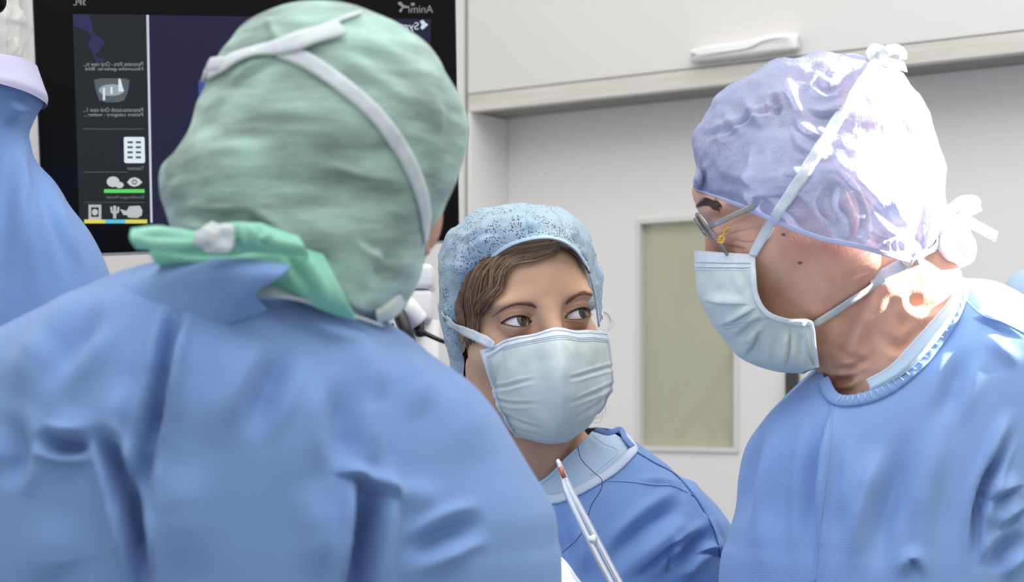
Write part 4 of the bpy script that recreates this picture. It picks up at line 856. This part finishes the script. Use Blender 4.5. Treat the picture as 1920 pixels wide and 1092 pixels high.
# gown
DG = 1.74
mrow = [(522, 1795, 1815, DG, .02), (530, 1770, 1850, DG, .045), (545, 1745, 1880, DG, .065), (575, 1705, 1925, DG, .085), (610, 1655, 1975, DG, .1), (650, 1590, 2015, DG, .115), (690, 1530, 2045, DG, .125), (730, 1484, 2068, DG, .132), (780, 1434, 2090, DG, .138), (830, 1406, 2108, DG, .142), (890, 1396, 2122, DG, .145), (950, 1388, 2130, DG, .147), (1010, 1366, 2136, DG, .15), (1092, 1350, 2140, DG, .152),
        (1400, 1350, 2140, DG, .155), (2200, 1360, 2120, DG, .16), (3150, 1360, 2120, DG, .16)]
Gx0 = rings(mrow, 620, 420, 0.93); Nx0 = gnormals(Gx0, True)
xf = [([(1568, 745), (1552, 830), (1540, 930), (1530, 1092)], 9, .007, 's'), ([(1545, 760), (1530, 860), (1520, 960), (1515, 1092)], 16, .006, 'g'), ([(1480, 760), (1450, 860), (1430, 980), (1420, 1092)], 22, .006, 'r'), ([(1440, 800), (1420, 900), (1405, 1000)], 14, .004, 'g'), ([(1650, 830), (1620, 930), (1590, 1092)], 24, .007, 'r'), ([(1700, 800), (1680, 900), (1650, 1000), (1640, 1092)], 20, .006, 'g'),
      ([(1770, 760), (1750, 860), (1730, 960), (1725, 1092)], 26, .007, 'r'), ([(1830, 1092), (1828, 1000), (1840, 930), (1870, 860), (1900, 800)], 9, .014, 'g'), ([(1850, 940), (1880, 920), (1920, 905)], 10, .009, 's'), ([(1860, 1000), (1890, 970), (1925, 945)], 12, .008, 's'), ([(1850, 1080), (1880, 1030), (1925, 1000)], 14, .008, 'g'), ([(1880, 1092), (1900, 1060), (1925, 1040)], 10, .006, 'r'),
      ([(1820, 590), (1860, 605), (1925, 640)], 6, .004, 's'), ([(1815, 640), (1790, 720), (1770, 800)], 18, .005, 'g'), ([(1840, 620), (1880, 660), (1925, 690)], 14, .004, 'r'), ([(1900, 760), (1870, 830), (1850, 900)], 14, .006, 'r'), ([(1690, 1092), (1700, 1060), (1715, 1050), (1740, 1092)], 8, .006, 's'), ([(1600, 790), (1590, 900), (1570, 1000)], 14, .004, 'r')]
Gx = add_folds(Gx0, Nx0, [(a, b, c*1.5, d) for a, b, c, d in xf]); Gx = Gx+Nx0*(0.0035*fbm(Gx*np.array([12, 12, 6]), 2, 61)+0.0022*vnoise(Gx*np.array([34, 20, 5]), 63))[..., None]
pxx, pyx = proj(Gx); fx = np.arange(420)[None, :] < 212
col_poly = [(1400, 640), (1540, 690), (1550, 722), (1562, 746), (1580, 754), (1620, 748), (1670, 726), (1715, 690), (1755, 648), (1785, 604), (1800, 570), (1806, 540), (1812, 500), (1700, 400), (1400, 450)]
keepx = ~(in_poly(pxx, pyx, col_poly))
gx = mesh_obj('gown', Gx, sub_faces(Gx, keepx, True), M['gown3'], man, label='blue surgical gown with gathered collar')
sx_ = gx.modifiers.new('thick', 'SOLIDIFY'); sx_.thickness = .0012
gx_bvh = bvh_of(Gx, gfaces(620, 420, True))
pts, nor = on_surf([(1546, 716), (1556, 738), (1572, 752), (1600, 753), (1640, 743), (1680, 722), (1720, 688), (1756, 648), (1786, 604), (1800, 570), (1806, 545), (1802, 530)], [gx_bvh], 120, .001)
rip = 0.0004*np.sin(np.linspace(0, 1, 120)*150)*(np.linspace(0, 1, 120) > .15); mesh_obj('collar', *ribbon(pts+nor*rip[:, None], nor, .011, .003, .0012), M['gown3'], gx, label='gathered collar binding')
cst = []
for k in range(24, 96, 3):
    tgt = nrm(pts[k+1]-pts[k-1]); sd_ = nrm(np.cross(tgt, nor[k])); cst.append(tube([pts[k]+nor[k]*.0036-sd_*.003, pts[k]+nor[k]*.0038+sd_*.003], .0004, 5))
mesh_obj('collar_stitching', *join(cst), M['trim'], gx)
for c_ in ([(1808, 560), (1840, 590), (1880, 605), (1925, 628)], [(1562, 752), (1556, 830), (1545, 920), (1536, 1000), (1528, 1092)]):
    pts, nor = on_surf(c_, [gx_bvh], 50, .0002); mesh_obj('gown_seam', *tube(pts, .0009, 6), M['seam'], gx)
# white undershirt collar between neck and gown
ucr = np.array([[(1630, 738, 1.632), (1625, 715, 1.640)], [(1680, 712, 1.624), (1668, 690, 1.634)], [(1720, 680, 1.622), (1702, 655, 1.634)], [(1756, 640, 1.625), (1736, 618, 1.638)], [(1788, 595, 1.635), (1770, 580, 1.648)], [(1806, 550, 1.66), (1795, 545, 1.67)], [(1815, 525, 1.70), (1808, 524, 1.70)]], float)
Gw_ = np.stack([cr(PA(ucr[:, 0]), 80), cr((PA(ucr[:, 0])*.5+PA(ucr[:, 1])*.5)+np.array([0, -.006, 0]), 80), cr(PA(ucr[:, 1]), 80)]); Gw_ = cr(Gw_, 16)
us = mesh_obj('undershirt', Gw_, gfaces(16, 80), M['scrub'], man, label='pale undershirt collar'); us.modifiers.new('t', 'SOLIDIFY').thickness = .002
mesh_obj('shirt_hem', *tube(Gw_[-1], .0014, 6), M['trim'], us)
legs_shoes(man, P(1745, 0, DG)[0], DG)

# ================================================================== the person at the left, from behind
DL = 1.28
lef = thing('person', 'person seen from behind in green cap and blue gown bending at left', 'person', (P(450, 745, 1.3)[0], 1.3, 0))
Fl = np.array([0.60, 0.68, -0.42]); Ul = np.array([0.35, 0.28, 0.9])
Cl = P(610, 300, DL)
crow = [(14, 585, 625, DL, .012), (17, 550, 668, DL, .03), (28, 508, 702, DL, .046), (52, 467, 756, DL, .064), (82, 440, 795, DL, .077), (120, 415, 828, DL, .087), (160, 394, 851, DL, .094), (200, 374, 867, DL, .098), (240, 361, 875, DL, .101), (280, 341, 874, DL, .103), (318, 309, 864, DL, .103), (350, 306, 850, DL, .103), (390, 314, 829, DL, .1), (430, 326, 810, DL, .097), (470, 350, 800, DL, .093), (520, 400, 788, DL, .086), (560, 470, 768, DL, .076), (585, 560, 748, DL, .062), (600, 640, 728, DL, .035)]
Gb = rings(crow, 340, 380); Nb = gnormals(Gb, True)
lf = [([(640, 60), (700, 110), (760, 150), (820, 180)], 16, .003, 'g'), ([(420, 170), (470, 130), (520, 110)], 10, .004, 's'), ([(340, 300), (420, 280), (520, 300)], 24, .003, 'r'), ([(470, 400), (520, 440), (580, 500), (640, 560)], 12, .006, 's'), ([(440, 400), (500, 430), (560, 480)], 10, .005, 'g'), ([(330, 400), (400, 410), (470, 405)], 10, .006, 'g'), ([(600, 300), (680, 330), (760, 335)], 8, .002, 'r'), ([(640, 440), (700, 480), (740, 500)], 8, .003, 'r'), ([(700, 560), (720, 500), (760, 440)], 14, .004, 'g'),
      ([(500, 30), (515, 60), (525, 95)], 8, .003, 'r'), ([(820, 120), (850, 220), (840, 330)], 16, .004, 'g'), ([(350, 320), (330, 360), (335, 410)], 12, .004, 'r'), ([(600, 520), (650, 560), (700, 585)], 10, .004, 's')]
Gb = add_folds(Gb, Nb, lf); Gb = Gb+Nb*(0.0018*fbm(Gb*np.array([16, 16, 30]), 2, 71)+0.0006*vnoise(Gb*np.array([40, 40, 120]), 75))[..., None]
gb_bvh = bvh_of(Gb, gfaces(340, 380, True).tolist()+[tuple(range(380))])
Gl, Sl, Rl = make_head(Cl, Fl, Ul, 0.93, 160, 120, True, False)
Gl = clamp_in(Gl, Cl, gb_bvh, 0.007)
nl = rings([(380, 380, 640, DL, .055), (450, 400, 660, DL, .06), (520, 420, 660, DL, .06), (640, 420, 670, DL+.03, .06)], 50, 60)
el_ = P(808, 415, 1.285)
earl = ear_mesh(el_, np.array([.6, -.8, 0]), np.array([.6, .6, -.4]), np.array([.2, 0, .95]), 0.75)
v, f = join([(Gl, gfaces(120, 160, True).tolist()), (nl, gfaces(50, 60, True).tolist()), earl]); mesh_obj('body', v, f, M['skin3'], lef)
keep = (Sl[..., 1] < 0.055) & (Sl[..., 2] > -0.06)
Hl = Gl+nrm(Gl-Cl)*0.003
mesh_obj('hair', Hl, sub_faces(Hl, keep, True), M['hair2'], lef)
gc_m = mat('sheer_green_cap', (172, 208, 196), (130, 154, 147), rough=.8, scale=48, stretch=(.4, .4, 1.5), bump=.3, bscale=120, bstretch=(.4, .4, 2), alpha=(.95, .82), sheen=.2, spec=.25, detail=5, crisp=(.36, .68))
gcap = mesh_obj('surgical_cap', Gb, gfaces(340, 380, True).tolist()+[tuple(range(380))], gc_m, lef, label='sheer green bouffant cap')
green = mat('green_tie', (168, 228, 208), (140, 212, 188), rough=.8, scale=30, bump=.2, transl=.2)
# nape ties
def patch(name, rows_, m, root, nu=70, nv=40, folds_=None, label=None, th=.0015):
    G_ = cr(np.stack([cr(PA(r_), nu) for r_ in rows_]), nv); N_ = gnormals(G_); N_ = N_*np.where(N_[..., 1:2] > 0, -1, 1)
    if folds_: G_ = add_folds(G_, N_, folds_)
    o_ = mesh_obj(name, G_, gfaces(nv, nu), m, root, label=label); md = o_.modifiers.new('t', 'SOLIDIFY'); md.thickness = th; md.offset = 0; return o_, G_
dn = 1.168
patch('nape_tie', [[(246, 430, dn), (300, 425, dn-.004), (360, 438, dn-.008), (420, 425, dn-.012), (480, 420, dn-.012), (560, 445, dn-.004)], [(244, 448, dn-.006), (300, 448, dn-.012), (360, 452, dn-.016), (420, 448, dn-.022), (480, 448, dn-.02), (570, 462, dn-.008)], [(256, 466, dn), (310, 468, dn-.004), (370, 468, dn-.008), (420, 470, dn-.012), (480, 472, dn-.01), (580, 480, dn)]], green, gcap,
      folds_=[([(250, 445), (320, 445), (400, 452)], 5, .004, 'g'), ([(410, 425), (440, 445), (450, 470)], 7, .006, 'g'), ([(440, 418), (470, 440), (520, 450)], 6, .005, 'r'), ([(470, 425), (490, 445), (500, 470)], 6, .005, 'g'), ([(260, 458), (320, 462), (380, 464)], 5, .003, 'r')], label='bright green tie at the nape')
kn = P(404, 449, dn-.026)+sph*np.array([.011, .006, .009]); kn = kn+sph*(0.003*fbm(kn*160, 2, 81))[..., None]
mesh_obj('knot', kn, gfaces(18, 24, True), M['strap'], gcap, label='white tied knot')
patch('cape', [[(280, 462, dn+.012), (360, 462, dn+.004), (450, 462, dn), (540, 462, dn+.004), (605, 478, dn+.012)], [(284, 480, dn+.012), (370, 482, dn+.0), (460, 484, dn-.004), (550, 490, dn), (630, 525, dn+.008)], [(290, 490, dn+.016), (380, 492, dn+.004), (470, 500, dn), (570, 535, dn+.004), (655, 575, dn+.012)], [(300, 498, dn+.03), (390, 505, dn+.02), (480, 520, dn+.016), (590, 575, dn+.02), (668, 600, dn+.03)]], green, gcap,
      folds_=[([(560, 470), (590, 510), (620, 570)], 8, .004, 'r'), ([(530, 470), (560, 510), (590, 560)], 8, .004, 'g'), ([(300, 475), (400, 478), (500, 474)], 5, .003, 'g')], label='green cape of the cap over the nape')
# mask straps over the cap
lmask = None
pts, nor = on_surf([(528, 96), (580, 118), (640, 160), (700, 212), (748, 275), (780, 340), (795, 400), (796, 450)], [gb_bvh], 80, .0015)
mrow_ = [[(700, 560, 1.24), (728, 540, 1.25), (755, 500, 1.27), (785, 450, 1.29)], [(705, 590, 1.235), (735, 568, 1.245), (765, 520, 1.268), (792, 462, 1.295)], [(708, 606, 1.25), (742, 590, 1.26), (775, 540, 1.29), (800, 475, 1.31)]]
lmask, _ = patch('face_mask', mrow_, M['mask'], lef, label='pale mask edge past the jaw')
mesh_obj('strap', *ribbon(pts, nor, .0105, .001, .0003), M['strap'], lmask)
pts, nor = on_surf([(400, 140), (440, 118), (480, 102), (528, 92), (580, 76), (640, 58)], [gb_bvh], 50, .003)
mesh_obj('strap', *ribbon(pts, nor, np.interp(np.linspace(0, 1, 50), [0, .2, .5, .75, 1], [.010, .014, .010, .015, .013]), .001, .0008), M['strap'], lmask)
pts, nor = on_surf([(530, 92), (590, 62), (640, 40), (675, 28)], [gb_bvh], 30, .002); mesh_obj('strap', *ribbon(pts, nor, .003, .001, .0004), M['strap'], lmask)
pts, nor = on_surf([(396, 146), (386, 132), (402, 126), (425, 124)], [gb_bvh], 24, .004); mesh_obj('strap_end', *ribbon(pts, nor, .009, .0014, .0005), M['strap'], lmask)
# gown
lrow = [(488, 385, 440, 1.31, .02), (492, 325, 505, 1.31, .05), (500, 270, 560, 1.31, .075), (520, 205, 610, 1.31, .1), (550, 138, 655, 1.31, .12), (580, 76, 690, 1.31, .135), (610, 22, 735, 1.31, .145), (640, -30, 782, 1.31, .152), (680, -85, 838, 1.31, .16), (720, -120, 882, 1.31, .165), (770, -150, 926, 1.31, .17), (830, -172, 966, 1.31, .173), (890, -190, 1000, 1.31, .175), (930, -198, 1024, 1.31, .176), (965, -205, 1040, 1.31, .177), (1010, -210, 1046, 1.31, .178), (1092, -220, 1056, 1.31, .178),
        (1400, -200, 1040, 1.31, .18), (2200, -150, 1000, 1.31, .17), (3900, -150, 1000, 1.31, .17)]
Gy = rings(lrow, 700, 520, 0.95); Ny = gnormals(Gy, True)
yf = [([(340, 560), (318, 640), (300, 740), (280, 830), (262, 930)], 15, .014, 'g'), ([(345, 600), (325, 700), (305, 800)], 24, .008, 'r'), ([(180, 790), (210, 850), (240, 950), (262, 1060), (275, 1200)], 17, .017, 'g'), ([(275, 830), (262, 920), (262, 1092)], 20, .008, 'g'), ([(250, 700), (210, 790), (195, 840)], 24, .010, 'r'), ([(60, 815), (120, 835), (175, 830)], 16, .010, 'g'), ([(80, 780), (140, 800), (180, 810)], 20, .006, 'r'), ([(540, 640), (500, 730), (460, 830)], 26, .006, 'g'), ([(480, 620), (430, 730), (380, 850)], 40, .007, 'r'),
      ([(590, 660), (560, 800), (540, 1000)], 40, .006, 'r'), ([(690, 850), (692, 930), (685, 1010), (668, 1120), (650, 1250)], 22, .019, 'g'), ([(620, 885), (670, 893), (715, 915), (760, 950)], 10, .009, 's'), ([(640, 700), (640, 800), (655, 890)], 30, .006, 'g'), ([(740, 640), (770, 720), (800, 790)], 26, .008, 'r'), ([(640, 620), (690, 690), (710, 760)], 24, .009, 'r'), ([(800, 700), (860, 780), (900, 880)], 40, .006, 'r'), ([(760, 1050), (840, 1000), (920, 980)], 20, .007, 'g'), ([(740, 1092), (820, 1050), (900, 1040)], 18, .006, 'r'),
      ([(720, 940), (780, 930), (840, 960)], 24, .006, 'r'), ([(100, 620), (60, 680), (0, 740)], 30, .008, 'r'), ([(200, 560), (130, 640), (60, 740)], 30, .006, 'g'), ([(280, 540), (400, 530), (520, 560)], 24, .004, 'g'), ([(0, 760), (30, 850), (0, 920)], 24, .006, 'g'), ([(330, 860), (350, 960), (350, 1092)], 40, .007, 'r'), ([(560, 900), (600, 1000), (600, 1092)], 30, .006, 'r'), ([(130, 950), (100, 1040), (110, 1092)], 40, .006, 'r')]
Gy = add_folds(Gy, Ny, [(a, b*(1.25 if d == 'r' else 0.9), c*(0.9 if d == 'r' else 1.6), d) for a, b, c, d in yf]); Gy = Gy+Ny*(0.0035*fbm(Gy*np.array([7, 7, 4]), 2, 91)+0.0022*vnoise(Gy@np.array([[22., 0, 4], [0, 12, 0], [-6, 0, 6]]), 93))[..., None]
gy = mesh_obj('gown', Gy, gfaces(700, 520, True).tolist()+[tuple(range(520))], M['gown'], lef, label='blue surgical gown, back with deep folds')
patch('gown_flap', [[(262, 506, 1.225), (330, 493, 1.19), (400, 487, 1.165), (470, 488, 1.155), (546, 500, 1.150)], [(240, 530, 1.20), (320, 515, 1.175), (400, 512, 1.152), (470, 514, 1.145), (525, 520, 1.145)], [(200, 575, 1.19), (310, 560, 1.172), (390, 556, 1.158), (450, 555, 1.150), (480, 550, 1.150)], [(160, 640, 1.185), (300, 630, 1.172), (390, 620, 1.165), (450, 600, 1.162), (500, 580, 1.165)]], M['gown'], gy)
patch('neck_binding', [[(482, 545, 1.178), (515, 528, 1.188), (552, 524, 1.20), (600, 540, 1.21)], [(478, 551, 1.176), (520, 546, 1.178), (560, 552, 1.19), (640, 580, 1.21)], [(480, 556, 1.174), (530, 558, 1.172), (590, 570, 1.185), (720, 612, 1.23)]], M['strap'], gy, label='white neck binding')
legs_shoes(lef, P(430, 0, 1.31)[0], 1.31)

# ------------------------------------------------------------------ needle holder, suture, white cloth
DI = 1.72
nh = thing('needle_holder', 'polished steel needle holder pointing up in front of the pale undershirt', 'surgical instrument', P(1250, 1240, DI))
def shank(off, nm, lab=None):
    c = cr([P(1047+off*.6, 866, DI), P(1056+off, 892, DI), P(1068+off*2.2, 925, DI), P(1095+off*3.2, 980, DI), P(1128+off*3.6, 1045, DI), P(1160+off*3.8, 1105, DI), P(1205+off*5, 1190, DI)], 60)
    mesh_obj(nm, *ribbon(c, np.tile([0.1, -1, 0.1], (60, 1)), np.interp(np.linspace(0, 1, 60), [0, .1, .3, 1], [.0022, .0032, .0048, .0062]), .005, .0012), M['chrome'], nh, label=lab)
shank(-2.2, 'shank'); shank(2.2, 'shank')
mesh_obj('jaw_insert', *tube([P(1050, 876, DI-.003), P(1058, 897, DI-.004)], .0022, 8), M['copper'], nh, label='copper-toned jaw insert')
mesh_obj('tip', *tube([P(1045, 862, DI), P(1048, 869, DI), P(1053, 880, DI)], [.0014, .0022, .0026], 10), M['chrome'], nh)
mesh_obj('hinge', P(1112, 1012, DI-.004)+sph*np.array([.004, .003, .004]), gfaces(18, 24, True), M['chrome'], nh)
for s in (-1, 1):
    cc = P(1215+s*38+10, 1240, DI); a = np.linspace(0, 2*math.pi, 32, endpoint=False)
    mesh_obj('finger_ring', *tube(cc+np.stack([np.cos(a)*.014, 0*a, np.sin(a)*.017], 1), .003, 10, True), M['chrome'], nh)
th = thing('suture_thread', 'fine dark suture thread curving across the white gown collar', 'thread', P(1060, 1092, 1.80))
mesh_obj('strand', *tube(cr([P(1083, 838, 1.845), P(1090, 862, 1.84), P(1112, 885, 1.835), P(1128, 900, 1.828), P(1126, 920, 1.82), P(1108, 950, 1.81), P(1098, 985, 1.80), P(1082, 1012, 1.79), P(1058, 1034, 1.78), P(1030, 1060, 1.77)], 80), .00042, 6), M['thread'], th)
mesh_obj('needle', *tube(cr([P(1030, 1060, 1.77), P(1018, 1075, 1.77), P(1012, 1095, 1.77), P(1020, 1115, 1.77)], 16), np.linspace(.0008, .0003, 16), 8), M['chrome'], th)
wc = thing('white_cloth', 'white folded cloth corner low between left gown and needle holder', 'cloth', P(1065, 1160, 1.60))
patch('sheet', [[(1030, 1030, 1.60), (1041, 1038, 1.60), (1046, 1042, 1.60)], [(1020, 1060, 1.59), (1048, 1062, 1.592), (1066, 1064, 1.60)], [(1010, 1100, 1.58), (1050, 1098, 1.585), (1088, 1094, 1.60)], [(1000, 1180, 1.58), (1060, 1170, 1.585), (1150, 1160, 1.60)]], M['cloth'], wc, 40, 40)
mesh_obj('hem', *tube(cr([P(1046, 1042, 1.598), P(1066, 1064, 1.598), P(1088, 1094, 1.598), P(1150, 1160, 1.598)], 30), .0012, 6), M['cloth'], wc)
